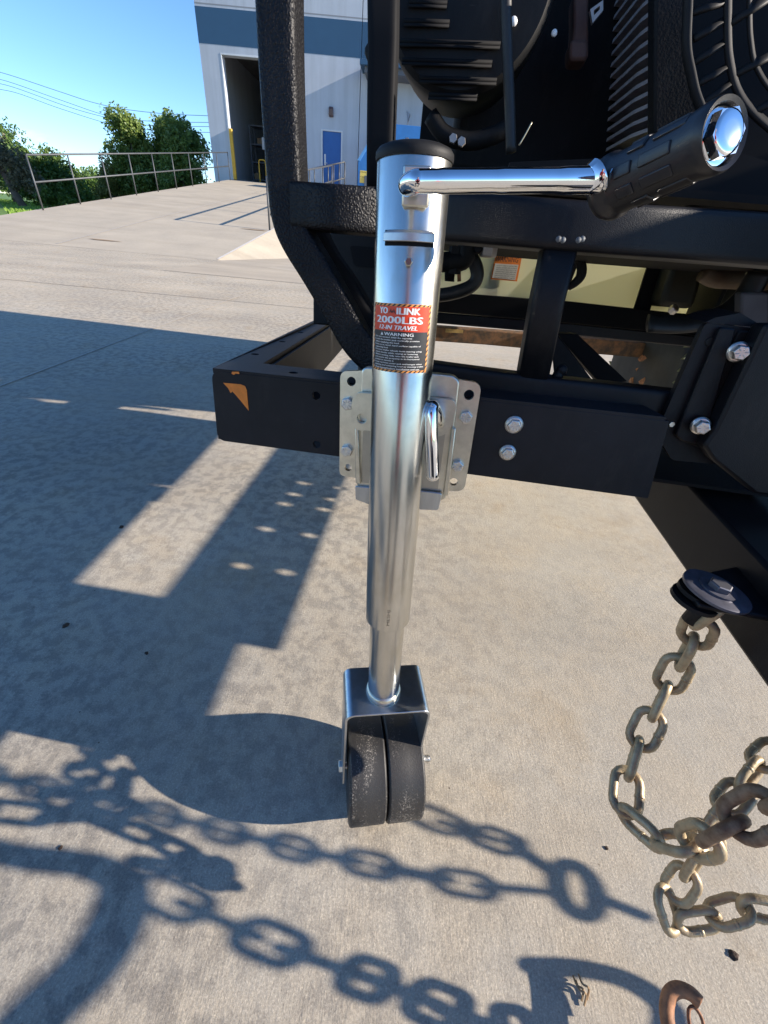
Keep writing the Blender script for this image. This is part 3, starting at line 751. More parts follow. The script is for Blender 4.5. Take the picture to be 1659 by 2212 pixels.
beam('cross_member', [(700, 655), (1242, 700), (1662, 742), (1662, 766), (1239, 724), (800, 686)], .86, .02, m_black)
beam('cross_member_top', [(925, 628), (1240, 652), (1460, 676), (1662, 695), (1662, 742), (1242, 700), (925, 672)], .90, .05, m_matt)
beam('skid_plate', [(800, 500), (1166, 535), (1700, 575), (1700, 560), (1166, 515), (800, 485)], .62, .22, m_matt)
# mounting hardware under the upper tube
q = Plane((0, .60, 0), ND)
mk('hex_fitting', join(lathe(q.at(1057, 524), UPT, [(-.001, .0155), (.002, .0155)], 20), lathe(q.at(1056, 537), UPT, [(-.010, .0105), (-.008, .0118), (.008, .0118)], 6)), m_cast, TR, bevel=.001)
hexbolt('bolt', q.at(1032, 538), ND, .006, .01, m_dark, TR)
mk('engine_mount', join(tube(catmull([q.at(u, v) for u, v in ((905, 565), (960, 566), (1000, 562), (1008, 540), (1008, 520))], 5), .0125, 12), lathe(q.at(984, 555), UPT, [(-.02, .010), (.012, .010)], 6)), m_dark, TR, True, auto=40)
mk('mount_stud', join(*[lathe(q.at(971, 578+k*2.2), UPT, [(-.0008, .0062), (.0, .0072), (.0008, .0062)], 12) for k in range(14)], lathe(q.at(971, 606), UPT, [(0, .006), (.028, .006)], 12)), m_dark, TR)
mk('rusty_rod', tube([q.at(990, 530), q.at(992, 608)], .0026, 8), m_rust, TR, True)
q2 = Plane((0, .64, 0), ND)
mk('hose', tube(catmull([q2.at(u, v) for u, v in ((998, 520), (1012, 545), (1028, 575), (1030, 600), (1015, 620), (975, 634), (930, 640), (880, 650))], 6), .0095, 14), m_hose, TR, True)
# straps over the tanks
sp_ = Plane((0, .93, 0), ND)
for qd in ([(1066, 535), (1094, 537), (1072, 640), (1044, 640)], [(1404, 560), (1437, 562), (1404, 672), (1370, 668)], [(1240, 540), (1260, 541), (1216, 655), (1195, 652)]): mk('tank_strap', prism(sp_.pts(qd), K*.006), m_matt, TR)
mk('hose_bundle', join(*[tube(catmull([Plane((0, .80, 0), ND).at(u+dx, v) for u, v in ((1240, 545), (1256, 570), (1256, 595), (1242, 612), (1225, 622))], 4), .0045, 8) for dx in (-6, -1, 4)]), m_plast, TR, True)
# the tanks
def tank(y0, y1, x0=.03, x1=.80, z0=.595, z1=.80):
    n, r = 6, .035; prof = []
    for cx, cz, a0 in ((x1-r, z1-r, 0), (x0+r, z1-r, 90), (x0+r, z0+r, 180), (x1-r, z0+r, 270)):
        for k in range(n+1): a = math.radians(a0+90*k/n); prof.append(V((cx+r*math.cos(a), y0, cz+r*math.sin(a))))
    return prism(prof, (0, y1-y0, 0))
tk = mk('water_tank', tank(.97, 1.50), m_tank, TR, bevel=.012); tk2 = mk('water_tank', tank(1.60, 2.7), m_tank, TR, bevel=.012)
TP = Plane((0, .966, 0), (0, -1, 0))
wl = mk('warning_label', prism(TP.pts([(1071, 549), (1128, 552), (1117, 608), (1060, 603)]), V((0, .001, 0))), m_wor, tk)
mk('warning_panel', prism(TP.pts([(1070, 569), (1120, 572), (1113, 605), (1063, 600)], .0004), V((0, .0006, 0))), m_wwh, wl)
def plane_text(s, tl, tr, bl, off, plane, y0=0., y1=1.):
    """text laid in the parallelogram tl, tr, bl given as 3D points"""
    vs, fs = text_fit(s, 0, 1, 0, 1); ex = tr-tl; ey = tl-bl
    return [bl+ex*p.x+ey*p.y+V(off) for p in vs], fs
mk('lettering', plane_text('WARNING', TP.at(1072, 553), TP.at(1121, 556.5), TP.at(1069, 564), (0, -.0012, 0), TP), m_lblack, wl)
gl = []
for k, s in enumerate(('DO NOT OPERATE THIS MACHINE', 'UNLESS GUARDS ARE IN PLACE', 'AND CONTROLS ARE CLEAR OF THE', 'OPERATING AREA BEFORE', 'READ THE OWNERS MANUAL', 'KEEP HANDS AND FEET AWAY', 'FROM MOVING PARTS')):
    v0 = 572+k*4.3; gl.append(plane_text(s, TP.at(1073-k*.9, v0), TP.at(1117-k*.9, v0+2.6), TP.at(1072.4-k*.9, v0+2.4), (0, -.0016, 0), TP))
mk('small_print', join(*gl), m_lblack, wl)
# the right end of the bay: pumps, tan hoses, grey cover
dk = Plane((0, .88, 0), ND)
mk('pump_housing', prism(dk.pts([(1459, 560), (1530, 566), (1500, 668), (1425, 662), (1432, 640)]), K*.2), simple('olive_black', (.022, .021, .012), .6), TR, bevel=.01)
mk('tan_hose', tube(catmull([Plane((0, .78, 0), ND).at(u, v) for u, v in ((1520, 588), (1545, 602), (1590, 605), (1640, 606), (1720, 612))], 5), .0135, 12), simple('tan_hose', (.11, .075, .045), .6, var=.3, scale=40), TR, True)
mk('tan_hose', tube(catmull([Plane((0, .84, 0), ND).at(u, v) for u, v in ((1560, 566), (1600, 580), (1650, 585), (1720, 588))], 5), .013, 12), simple('tan_hose_dark', (.07, .05, .035), .6, var=.3, scale=40), TR, True)
mk('black_strap_hose', tube(catmull([Plane((0, .7, 0), ND).at(u, v) for u, v in ((1400, 698), (1480, 700), (1560, 680), (1610, 640), (1640, 590))], 6), .016, 10, flat=.5), m_hose, TR, True)
mk('grey_cover', prism(Plane((0, .66, 0), ND).pts([(1602, 631), (1664, 631), (1664, 737), (1600, 735)]), K*.02), simple('grey_cover', (.10, .10, .115), .6, var=.15), TR, bevel=.004)
hexbolt('wing_bolt', Plane((0, .84, 0), ND).at(1470-20, 672), V((.2, -.6, .7)), .008, .01, m_bolt, TR)
# diagonal brace below
beam('diagonal_brace', [(1200, 720), (1248, 722), (1356, 824), (1300, 834)], .72, .04, m_matt)
beam('lower_cross_plate', [(1190, 730), (1205, 722), (1290, 834), (1200, 834)], .70, .006, m_black)
# axle, brake lumps, light under the machine
AX = Plane((0, 2.05, 0), (0, -1, 0))
mk('axle', prism(AX.pts([(760, 693), (942, 706.5), (1050, 714), (1126, 719.5), (1400, 742), (1400, 774), (1126, 752), (1050, 745), (938, 737), (760, 724)]), V((0, .06, 0))), m_axle, TR, bevel=.004)
mk('axle_tag', prism(AX.pts([(963, 710), (1001, 713), (1000, 720), (962, 718)], .006), V((0, .003, 0))), simple('dull_yellow_tag', (.30, .19, .06), .7, var=.3), TR)
random.seed(9); gs = []
for i in range(46):
    u, v = random.uniform(1385, 1478), random.uniform(768, 832); c = AX.at(u, v, -.1+random.random()*.2); s = .012+.035*random.random()
    a = V((random.gauss(0, 1), random.gauss(0, 1), random.gauss(0, 1))).normalized(); b = a.orthogonal().normalized(); gs.append(obox(c, a*s, b*s*.7, a.cross(b)*s*.5))
mk('brake_assembly', join(*gs), m_rust, TR)
def tyre(x, y, R, w, nm='wheel'):
    prof = [(-w/2, R*.62), (-w/2, R*.86), (-w*.42, R*.96), (-w*.3, R), (w*.3, R), (w*.42, R*.96), (w/2, R*.86), (w/2, R*.62)]
    t = mk(nm, lathe((x, y, R), (1, 0, 0), prof, 40), m_tyre, TR, True, auto=35)
    gs = []
    for k in range(40):
        a = 2*math.pi*k/40
        for s in (-1, 1):
            c = V((x+s*w*.22, y+math.cos(a+s*.07)*R*1.0, R+math.sin(a+s*.07)*R*1.0)); rad = V((0, math.cos(a), math.sin(a))); tg = V((0, -math.sin(a), math.cos(a))); gs.append(obox(c, V((w*.17, 0, 0)), tg*R*.045+V((s*.01, 0, 0)), rad*.009))
    mk('tread_block', join(*gs), m_green, t, kind='stuff'); return t
tyre(-.09, 2.05, .30, .16); tyre(1.20, 2.05, .30, .16)

# engine group
EP = Plane((0, .63, 0), ND)
eng = mk('engine_block', join(box(.05, .48, .86, 1.5, .82, 1.5), box(.48, .93, .86, 1.5, 1.08, 1.5)), m_dark, TR, bevel=.01)
mk('hood_shade_side', join(box(1.02, 1.03, .62, 1.46, 1.05, 1.75), box(1.02, 1.03, 1.62, 2.9, .86, 1.75)), m_dark, TR)  # unseen panels, shaped to throw the machine's shadow on the slab
mk('hood_top', box(.02, 1.03, .62, 2.9, 1.75, 1.76), m_dark, TR)
mk('shade_case', join(box(.58, .735, .50, .88, .585, .88), box(.58, .75, .88, .968, .585, .74)), m_plast, TR, bevel=.006)  # unseen boxes added to shade the slab left of the sunlit strip
mk('tube_shade_panel', join(box(1.0, 1.012, .302, .618, .945, 1.085)), m_dark, TR)  # added out of view to keep the sun off the upper tube
mk('shade_box', box(.76, 1.03, .245, .508, .53, .95), m_plast, TR, bevel=.008)  # unseen box added to shade the slab in front of the sunlit strip
mk('hood_back', box(.02, 1.01, 2.88, 2.9, .86, 1.75), m_dark, TR)
mk('rear_bulkhead', box(.0, 1.0, 1.52, 1.54, .81, 1.74), m_matt, TR)
mk('fuel_tank', box(.06, .92, 1.9, 2.8, .81, 1.4), m_dark, TR, bevel=.03)
ep = Plane((0, .56, 0), ND)
mk('engine_post', tube([ep.at(829, -160), ep.at(829, 100), ep.at(824, 300), ep.at(822, 430)], .0155, 48, ref=ND, square=True), m_matt, TR, True)
mk('lamp_bracket', prism(Plane((0, .58, 0), ND).pts([(812, 55), (800, 78), (787, 100), (786, 112), (793, 130), (803, 128), (812, 130)]), K*.03), m_plast, TR, bevel=.003)
mk('engine_floor', prism([V((-.02, .50, .785)), V((.72, .44, .785)), V((.95, .9, .785)), V((-.02, .9, .785))], V((0, 0, -.006))), m_matt, TR)
# air cleaner cover with louvres
c0 = EP.at(1012, -40); rad = (EP.at(826, -40)-c0).length
prof = [(-.10, rad*.9), (-.04, rad*.97), (-.008, rad), (0, rad*.985), (.006, rad*.93), (.008, rad*.4), (.009, .01)]
ac = mk('air_cleaner', lathe(c0, ND, prof, 64), m_plast, TR, True, auto=30)
for (u0, u1, v) in ((882, 965, 12), (872, 970, 53), (856, 1080, 96), (868, 1062, 137), (905, 1072, 176), (925, 1030, 212)):
    a, b = EP.at(u0, v, .010), EP.at(u1, v+.03*(u1-u0), .010)
    mk('louvre', tube([a, b], .0022, 8, flat=.5), m_matt, ac, True); mk('louvre_slot', tube([a+V((0, 0, .0035))+ND*-.002, b+V((0, 0, .0035))+ND*-.002], .0022, 6), m_matt, ac, True)
mk('drain_hose', tube(catmull([EP.at(u, v, .03) for u, v in ((1092, -40), (1094, 60), (1098, 160), (1102, 250), (1104, 330))], 5), .0062, 10), m_hose, TR, True)
mk('clip', lathe(EP.at(1109, 47, .012), ND, [(0, .0045), (.002, .004)], 12), m_white, ac, True); mk('clip', lathe(EP.at(1197, 72, -.01), ND, [(0, .0035), (.002, .003)], 12), m_white, ac, True)
mk('cable', tube(catmull([EP.at(u, v, .01) for u, v in ((1121, 314), (1135, 290), (1149, 264))], 4), .0009, 6), simple('bare_cable', (.6, .55, .4), .3, .6), TR, True)
mk('spring_clip', prism(EP.pts([(878, 238), (886, 246), (880, 268)], .004), K*.003), m_bolt, TR)
mk('hose_elbow', tube(catmull([EP.at(u, v, -.01) for u, v in ((930, 250), (960, 290), (1010, 305), (1060, 295), (1110, 270))], 5), .010, 12), m_dark, TR, True)
for p in ((979, 300), (997, 307)): mk('nut', lathe(EP.at(*p, .0), ND, [(0, .0055), (.004, .005)], 6), m_cast, TR)
# finned cooler: stack of bent plates
zf = .86
Lp, Cp, Rp = atz(1276, 345, zf), atz(1362, 298, zf), atz(1415, 279, zf)
dz = V((0, 0, 1)); fin_t = .0042
bk = V((.06, .10, 0))
me_fin = None
for k in range(28):
    h = k*.0112
    pts = [Lp, Cp, Rp, Rp+V((.06, .02, 0)), Lp+V((.07, .0, 0))]
    if me_fin is None:
        f0 = mk('fin', prism([p for p in pts], dz*fin_t), rusty('cast_fin', (.42, .37, .35), (.30, .26, .25), .55, 40), TR); me_fin = f0
    else:
        f1 = f0.copy(); COL.objects.link(f1); f1.location = (-.0034*k, 0, h)
mk('cylinder_barrel', prism([Lp+V((.03, .0, 0)), Cp+V((.026, .002, 0)), Rp+V((.024, .004, 0)), Rp+V((.07, .02, 0)), Lp+V((.08, .0, 0))], V((-.0034/.0112*.32, 0, .32))), simple('barrel_dark', (.03, .025, .024), .7, var=.3), TR)
mk('valve_boot', prism(rounded(Plane((0, .70, 0), ND), [(1240, -20), (1272, -20), (1272, 128), (1232, 128), (1240, 60)], .006), K*.03), m_heat, TR, bevel=.006)
mk('valve_boot', prism(rounded(Plane((0, .69, 0), ND), [(1232, 84), (1272, 84), (1270, 130), (1230, 130)], .006), K*.03), m_heat, TR, bevel=.006)
mk('lifting_bracket', prism(Plane((0, .68, 0), ND).pts([(1275, 20), (1303, 0), (1303, 22), (1280, 50)]), K*.006, [Plane((0, .68, 0), ND).pts([(1283, 22), (1296, 12), (1296, 20), (1283, 33)])]), m_cast, TR)
# fan shroud and guard
SH = Plane((0, .545, 0), ND)
mk('shroud_panel', prism(SH.pts([(1416, -160), (1480, -160), (1486, 60), (1492, 160), (1520, 260), (1500, 300), (1412, 292)], -.04), K*.02), m_dark, TR, bevel=.003)
fg = mk('fan_guard', tube(catmull([SH.at(u, v) for u, v in ((1488, -100), (1487, 0), (1484, 100), (1494, 160), (1508, 215), (1540, 280), (1590, 340))], 5), .0045, 10), m_plast, TR, True)
for pts, r in ((((1574, -100), (1573, 0), (1573, 80), (1577, 130), (1592, 190), (1625, 240), (1680, 290)), .0068), (((1620, -60), (1619, 40), (1622, 90), (1632, 140), (1662, 190), (1700, 220)), .004)):
    mk('guard_ring', tube(catmull([SH.at(u, v, -.001) for u, v in pts], 6), r, 10, flat=.5), m_plast, fg, True)
for a, b in (((1490, 28), (1568, 3)), ((1498, 84), (1566, 44)), ((1497, 136), (1568, 90)), ((1502, 184), (1580, 140)), ((1512, 228), (1590, 172)), ((1548, 262), (1610, 216)), ((1578, 50), (1670, -10)), ((1590, 160), (1680, 112)), ((1625, 245), (1700, 200)), ((1500, -30), (1570, -50))):
    mk('spoke', tube([SH.at(*a), SH.at(*b)], .0042, 8, flat=.6), m_plast, fg, True)
mk('fan_shroud', prism(SH.pts([(1416, -200), (1900, -200), (1900, 420), (1416, 320)], -.09), K*.01), m_matt, TR)
mk('lower_shelf', tube(catmull([Plane((0, .50, 0), ND).at(u, v) for u, v in ((1490, 445), (1560, 450), (1660, 470), (1760, 480))], 4), .008, 10, square=True), m_black, TR, True)
mk('shelf_plate', prism(Plane((0, .52, 0), ND).pts([(1100, 350), (1600, 330), (1760, 380), (1760, 470), (1100, 420)]), K*.01), m_matt, TR)

# tongue with bolted bracket plates
TG = Plane((0, .385, 0), ND)
def tgp(l, off=0): return TG.pts(l, off)
mk('bracket_plate', prism(rounded(TG, [(1524, 697), (1700, 716), (1620, 1010), (1452, 994), (1417, 937)], [.004, 0, 0, .004, .004], .004), K*.008, [circ(TG.at(1450, 916, .004), .003, ND, 12)]), m_black, TR, bevel=.001)
mk('bracket_lip', prism(tgp([(1524, 696), (1632, 707), (1640, 700), (1600, 676), (1545, 686)], .003), K*.004+V((0, .03, 0))), m_black, TR)
mk('stiffener', prism(rounded(TG, [(1558, 707), (1591, 710), (1519, 962), (1475, 955), (1459, 940)], .003, .010), K*.008), m_black, TR, bevel=.0015)
mk('stiffener', prism(rounded(TG, [(1597, 713), (1720, 728), (1650, 990), (1530, 975), (1478, 955), (1490, 930)], .003, .006), K*.008), m_dark, TR, bevel=.0015)
mk('hitch_block', prism(rounded(TG, [(1655, 700), (1760, 700), (1760, 1085), (1650, 1070), (1632, 1068), (1541, 995), (1520, 964), (1545, 930)], [.004, 0, 0, 0, .003, .003, .004, .004], .026), K*.02), m_black, TR, bevel=.003)
hexbolt('bolt', TG.at(1594, 760, .012), ND+V((-.25, 0, 0)), .0068, .009, m_bolt, TR, .0088, 6); hexbolt('bolt', TG.at(1513, 919, .016), ND+V((-.25, 0, 0)), .0066, .009, m_bolt, TR, .0085, 6)
hexbolt('bolt', TG.at(1450, 916, .003), ND, .0030, .002, m_bolt, TR); 
mk('plug', lathe(TG.at(1533, 738, .004), ND, [(0, .0042), (.0012, .0036)], 12), m_plast, TR); mk('plug', lathe(TG.at(1550, 844, .006), ND, [(0, .0035), (.0004, .0030)], 12), m_matt, TR)
zt = .432
a_, b_, c_ = atz(1372, 1077, zt), atz(1484, 1240, zt), atz(1672, 1510, zt)
mk('tongue_beam', prism([a_+V((0, .012, 0)), b_, c_+(c_-b_)*1.2, c_+(c_-b_)*1.2+V((.13, 0, 0)), a_+V((.13, .012, 0))], V((0, 0, .078))), m_black, TR, bevel=.004)

# ------------------------------------------------------------------ the jack
AXD = -(ray(756, 2715))                                  # jack's own axis, leaning back a little
A0 = V((-.00208, .36834, .0411+.735))                     # on the axis, just under the cap
def ax(s): return A0-AXD*s
JK = thing('trailer_jack', (.03, .30, 0), 'zinc plated swivel trailer jack with side crank and dual wheel bolted to the trailer', 'trailer jack')
RT = .0255
FWD = (O-ax(.2)); FWD = (FWD-AXD*FWD.dot(AXD)).normalized(); SIDE = AXD.cross(FWD).normalized()
if SIDE.x < 0: SIDE = -SIDE
def cyl(ang, s, r): return ax(s)+(FWD*math.cos(ang)+SIDE*math.sin(ang))*r
def ring(prof, n=64): return lathe(A0, -AXD, prof, n, ref=FWD)
mk('outer_tube', ring([(-.001, RT-.0035), (-.001, RT-.0006), (.0004, RT), (.4147, RT), (.4157, RT-.0008), (.4157, RT-.004), (.40, RT-.004)]), m_zinc, JK, True, auto=35)
mk('inner_tube', ring([(.38, .0203), (.555, .0203)]), m_zinc, JK, True, auto=35)
mk('weld_collar', ring([(.536, .0207), (.539, .0222), (.544, .0232), (.547, .0228)], 48), m_zincp, JK, True)
cap = mk('top_cap', ring([(.0030, RT+.0008), (.0010, RT+.0012), (-.0015, RT+.0010), (-.0036, RT-.0006), (-.0050, RT-.004), (-.0060, RT-.010), (-.0064, .004)], 64), m_plast, JK, True, auto=50)
mk('grease_fitting', lathe(ax(-.0058)-SIDE*.006, AXD, [(0, .0022), (.003, .0022), (.0045, .0012)], 10), m_bolt, cap, True)
def s_at(u, v):
    best = min(((abs((CAMR.transposed() @ (cyl(0, k*.0005, RT)-O)).y*FL/-(CAMR.transposed() @ (cyl(0, k*.0005, RT)-O)).z-(CY-v)), k*.0005) for k in range(20, 800)), key=lambda t: t[0]); return best[1]
# front slot with its folded lip
s0 = s_at(880, 516)
gs = []
for r0, r1, sa, sb, a0_, a1_ in ((RT+.0002, RT+.0045, s0-.005, s0+.0018, -.66, .62),):
    n = 16; vs = []; fs = []
    for i in range(n+1):
        a = a0_+(a1_-a0_)*i/n
        for (rr, ss) in ((r0, sa), (r1*.985, sa+.0018), (r1, sb), (r0, sb)): vs.append(cyl(a, ss, rr))
    for i in range(n):
        for k in range(4): fs.append((i*4+k, i*4+(k+1) % 4, (i+1)*4+(k+1) % 4, (i+1)*4+k))
    fs += [(0, 1, 2, 3), tuple(n*4+k for k in range(4))]; gs.append((vs, fs))
mk('slot_lip', join(*gs), m_bolt, JK, bevel=.0003)
n = 16; vs = [cyl(-.74+1.44*i/n, s, RT+.0003) for s in (s0-.005, s0+.0042) for i in range(n+1)]
mk('slot', (vs, [(i, i+1, n+2+i, n+1+i) for i in range(n)]), m_matt, JK)
hexbolt('rivet', cyl(.0, s_at(877, 566), RT), FWD, .0032, .0035, m_zinc, JK)
# stamped code on the tube
def curved_text(s, x0, x1, y0, y1, r, ac, sc, bold=0, rot=False, shear=0):
    """flat metres (x around the tube, y up) to the cylinder; ac = angle of x=0, sc = axis distance of y=0"""
    vs, fs = text_fit(s, x0, x1, y0, y1, bold, shear)
    if rot: return [cyl(ac+(-p.y)/r, sc-p.x, r) for p in vs], fs
    return [cyl(ac+p.x/r, sc-p.y, r+(p.z)) for p in vs], fs
mk('stamped_code', curved_text('MESHJ', 0, .022, 0, .0042, RT+.0002, .13, .405, rot=True), simple('stamp_shadow_metal', (.30, .28, .24), .5, 1.0), JK)
# warning label wrapped round the tube
ang0, ang1 = -1.17, .83
sT, sB = s_at(870, 657), s_at(865, 806)
LW = (ang1-ang0)*RT; LH = sB-sT; RL = RT+.0005
def patch(x0, x1, y0, y1, r, n=24):
    """label coordinates: x 0..LW, y 0 top .. LH bottom"""
    vs = [cyl(ang0+(x0+(x1-x0)*i/n)/RT, sT+y, r) for y in (y0, y1) for i in range(n+1)]
    return vs, [(i, i+1, n+2+i, n+1+i) for i in range(n)]
lb = mk('warning_label', patch(0, LW, 0, LH, RT+.0003), m_stripe, JK, True)
bw = LW*.035
mk('red_panel', patch(bw, LW-bw, bw, LH*.385, RT+.0004), m_red, lb, True); mk('black_panel', patch(bw, LW-bw, LH*.385, LH-bw, RT+.0004), m_lblack, lb, True)
gs = []
k = 0; st_ = LW*.075
while k*st_ < LW-.004:
    for yy in (0, LH-bw):
        a = k*st_; vs = [cyl(ang0+x/RT, sT+y, RT+.0004) for x, y in ((a+.002, yy+.0002), (a+.0038, yy+.0002), (a+.0018, yy+bw), (a, yy+bw))]; gs.append((vs, [(0, 1, 2, 3)]))
    k += 1
k = 0
while k*st_ < LH-.004:
    for xx in (.0001, LW-bw):
        a = k*st_; vs = [cyl(ang0+x/RT, sT+y, RT+.0004) for x, y in ((xx, a+.002), (xx, a+.0038), (xx+bw*.9, a+.0018), (xx+bw*.9, a))]; gs.append((vs, [(0, 1, 2, 3)]))
    k += 1
mk('hazard_stripe', join(*gs), m_lblack, lb)
def ltext(s, x0, x1, yt, yb, bold=0, shear=0):
    vs, fs = text_fit(s, x0*LW, x1*LW, 0, (yb-yt)*LH, bold, shear)
    return [cyl(ang0+p.x/RT, sT+yb*LH-p.y, RT+.0006) for p in vs], fs
mk('lettering', join(ltext('YO', .17, .315, .055, .145, .00035), ltext('ILINK', .46, .80, .055, .145, .00035), ltext('2000LBS', .11, .85, .175, .275, .0004), ltext('12-IN TRAVEL', .17, .77, .302, .362, .0002, .0012)), m_white, lb)
lg = [(.325, .145), (.37, .07), (.375, .115), (.39, .09), (.405, .115), (.41, .07), (.45, .145), (.425, .13), (.415, .11), (.40, .135), (.39, .12), (.375, .135), (.36, .11), (.345, .13)]
mk('logo_mark', ([cyl(ang0+x*LW/RT, sT+y*LH, RT+.0006) for x, y in lg], [tuple(range(len(lg)))]), m_dred, lb)
gs = [ltext('WARNING', .27, .72, .407, .452, .0001)]
gs.append(([cyl(ang0+x*LW/RT, sT+y*LH, RT+.0006) for x, y in ((.20, .452), (.225, .407), (.25, .452))], [(0, 1, 2)]))
lines = [('1. Do not exceed 2000 lbs capacity.', .66, 1), ('2. Lock the trailer jack vertically position', .77, 1), ('before applying the load.', .47, 0), ('3. Use on at, level, hard surface capable of', .80, 1), ('supporting load.', .30, 0), ('4. Prevent trailer wheels from moving using', .82, 1), ('wheel chocks while raising or lowering', .76, 0), ('5. Before towing, fully raise the trailer jack', .78, 1), ('and secure the property in its horizontal', .79, 0), ('position or remove it.', .40, 0), ('6. Keep out from under jack and tongue when', .84, 1), ('applying and releasing load or moving trailer.', .88, 0), ('7. Read manual before installation and use.', .81, 1)]
for i, (s, w, nn) in enumerate(lines):
    y = .468+i*.0385; gs.append(ltext(s, .05 if nn else .085, .05+w, y, y+.026, .00004))
mk('small_print', join(*gs), m_white, lb)

# crank: square hub plate, bent rod, grip
hub = cyl(.08, s_at(888, 404), RT)
mk('hub_plate', obox(hub+FWD*.001, SIDE*.0088, AXD*.0108, FWD*.0022), m_zincp, JK, bevel=.0012)
Zc = .225
c1, c2 = PD(893, 392, Zc), PD(1278, 389, .238)
hb = PD(890, 405, .262)
path = [hb, hb.lerp(c1, .5), c1+V((-.003, .010, -.001)), c1+V((.001, .001, 0)), c1.lerp(c2, .06), c1.lerp(c2, .35), c1.lerp(c2, .7), c2, c2+(c2-c1)*.03+V((0, .0, .0008))]
pp = catmull(path, 8); npp = len(pp)
mk('crank_arm', tube(pp, [.0056]*(npp-30)+[.0059]*8+[.0062]*8+[.0066, .0067, .0067, .0068, .0068, .0069, .0070, .0073, .0078, .0083, .0089, .0094, .0098, .0099], 24), m_chrome, JK, True, auto=50)
g0, g1 = PD(1322, 405, .248), PD(1557, 293, .192)
gd = (g1-g0).normalized(); gl_ = (g1-g0).length
mk('crank_end', lathe(g0-gd*.004, gd, [(-.009, .004), (-.0085, .0070), (-.006, .0095), (.004, .0105), (.008, .0105)], 24), m_chrome, JK, True, auto=40)
gr = mk('grip', lathe(g0, gd, [(-.003, .0105), (-.003, .0158), (.0, .0170), (.004, .0168), (.006, .0152), (.010, .0150), (gl_*.55, .0142), (gl_-.012, .0142), (gl_-.004, .0150), (gl_, .0150), (gl_+.002, .0142), (gl_+.001, .0124), (gl_-.003, .0116)], 48), m_grip, JK, True, auto=45)
# raised pads of the grip
gref = gd.orthogonal().normalized(); gref2 = gd.cross(gref); gs = []
for k in range(9):
    a = 2*math.pi*k/9
    for (h0, h1) in ((.016, gl_*.42), (gl_*.50, gl_*.78)):
        vs = []
        for h in (h0+(k % 2)*.005, h1+(k % 2)*.005):
            for da in (-.20, -.1, 0, .1, .20):
                rr = .0162-.0016*(h/gl_); vs.append(g0+gd*h+(gref*math.cos(a+da)+gref2*math.sin(a+da))*rr)
        vs2 = [g0+gd*((p-g0).dot(gd))+((p-g0)-gd*((p-g0).dot(gd)))*.86 for p in vs]
        fs = [(i, i+1, 6+i, 5+i) for i in range(4)]+[(10+i, 15+i, 16+i, 11+i) for i in range(4)]
        fs += [(i, 10+i, 11+i, i+1) for i in range(4)]+[(5+i, 6+i, 16+i, 15+i) for i in range(4)]+[(0, 5, 15, 10), (4, 14, 19, 9)]
        gs.append((vs+vs2, fs))
mk('grip_ridge', join(*gs), m_grip, gr, bevel=.0006)
nd = gd
mk('grip_bolt', lathe(g1+gd*-.003, nd, [(-.001, .0112), (.0012, .0117), (.0022, .0112), (.0026, .0100)], 36), m_chrome, gr, True, auto=40)
hx = circ(g1+gd*.000, .0103, nd, 6, .25); ht = circ(g1+gd*.0038, .0100, nd, 6, .25); dm = [circ(g1+gd*h, r, nd, 24) for h, r in ((.0046, .0078), (.0053, .0058), (.0056, .003))]
mk('grip_nut', join((hx+ht, [(i, (i+1) % 6, 6+(i+1) % 6, 6+i) for i in range(6)]+[tuple(range(6, 12))]), lathe(g1, gd, [(.0036, .0090), (.0042, .0084), (.0046, .0072), (.0048, .004), (.00485, .0005)], 30)), m_chrome, gr, True, auto=35)

# mounting plate (bolted), raised middle, swivel bracket, tabs
mp_out = rounded(FR, [(735, 802), (800, 800), (990, 820), (1041, 828), (1003, 1062), (960, 1060), (775, 1034), (733, 1027)], [.007, 0, 0, .009, .009, 0, 0, .006], .009)
mh = [circ(FR.at(*p, .009), r, ND, 18) for p, r in (((759, 824), .0044), ((752, 1010), .0041), ((1013, 853), .0048), ((980, 1041), .0043))]
PLT = mk('mounting_plate', prism(mp_out, K*.005, mh), m_zincp, JK, bevel=.0008)
for (u, v) in ((752, 871), (750, 972), (1006, 900), (988, 1005)): hexbolt('bolt', FR.at(u, v, .009), ND, .0066, .0050, m_bolt, JK, 0, 8, .3)
mk('raised_box', prism(rounded(FR, [(781, 800), (790, 793), (980, 812), (993, 824), (964, 1076), (955, 1082), (775, 1052), (768, 1044)], .003, .019), K*.010), m_zincp, JK, bevel=.0028, seg=3)
mk('swivel_recess', prism(rounded(FR, [(784, 930), (962, 935), (945, 1062), (780, 1042)], .002, .0195), K*.001), simple('zinc_recess_shade', (.50, .48, .42), .35, .9, var=.15), JK)  # plate zinc darkened in its colour for the shade of the recess
mk('recess_rail', prism(FR.pts([(766, 925), (774, 925), (779, 1046), (768, 1044)], .024), K*.006), m_zincp, JK, bevel=.001)
mk('recess_rail', prism(FR.pts([(975, 925), (985, 925), (968, 1072), (957, 1070)], .024), K*.006), m_zincp, JK, bevel=.001)
sb = mk('swivel_bracket', prism(rounded(FR, [(761, 862), (772, 848), (978, 864), (987, 876), (975, 925), (955, 944), (790, 930), (768, 930), (757, 910)], [.003, .005, .005, .004, .006, .008, .0, .006, .006], .0265), K*.006, [circ(FR.at(781.5, 904.5, .0265), .0049, ND, 18), circ(FR.at(949, 916, .0265), .0050, ND, 18)]), m_zincp, JK, bevel=.0012)
mk('bottom_tab', prism(rounded(FR, [(767, 1050), (802, 1053), (802, 1092), (768, 1079)], .002, .022), K*.003), m_zincf, JK, bevel=.0008)
mk('bottom_tab', prism(rounded(FR, [(904, 1060), (955, 1066), (947, 1103), (903, 1101)], .003, .024), K*.003), m_zincf, JK, bevel=.0008)
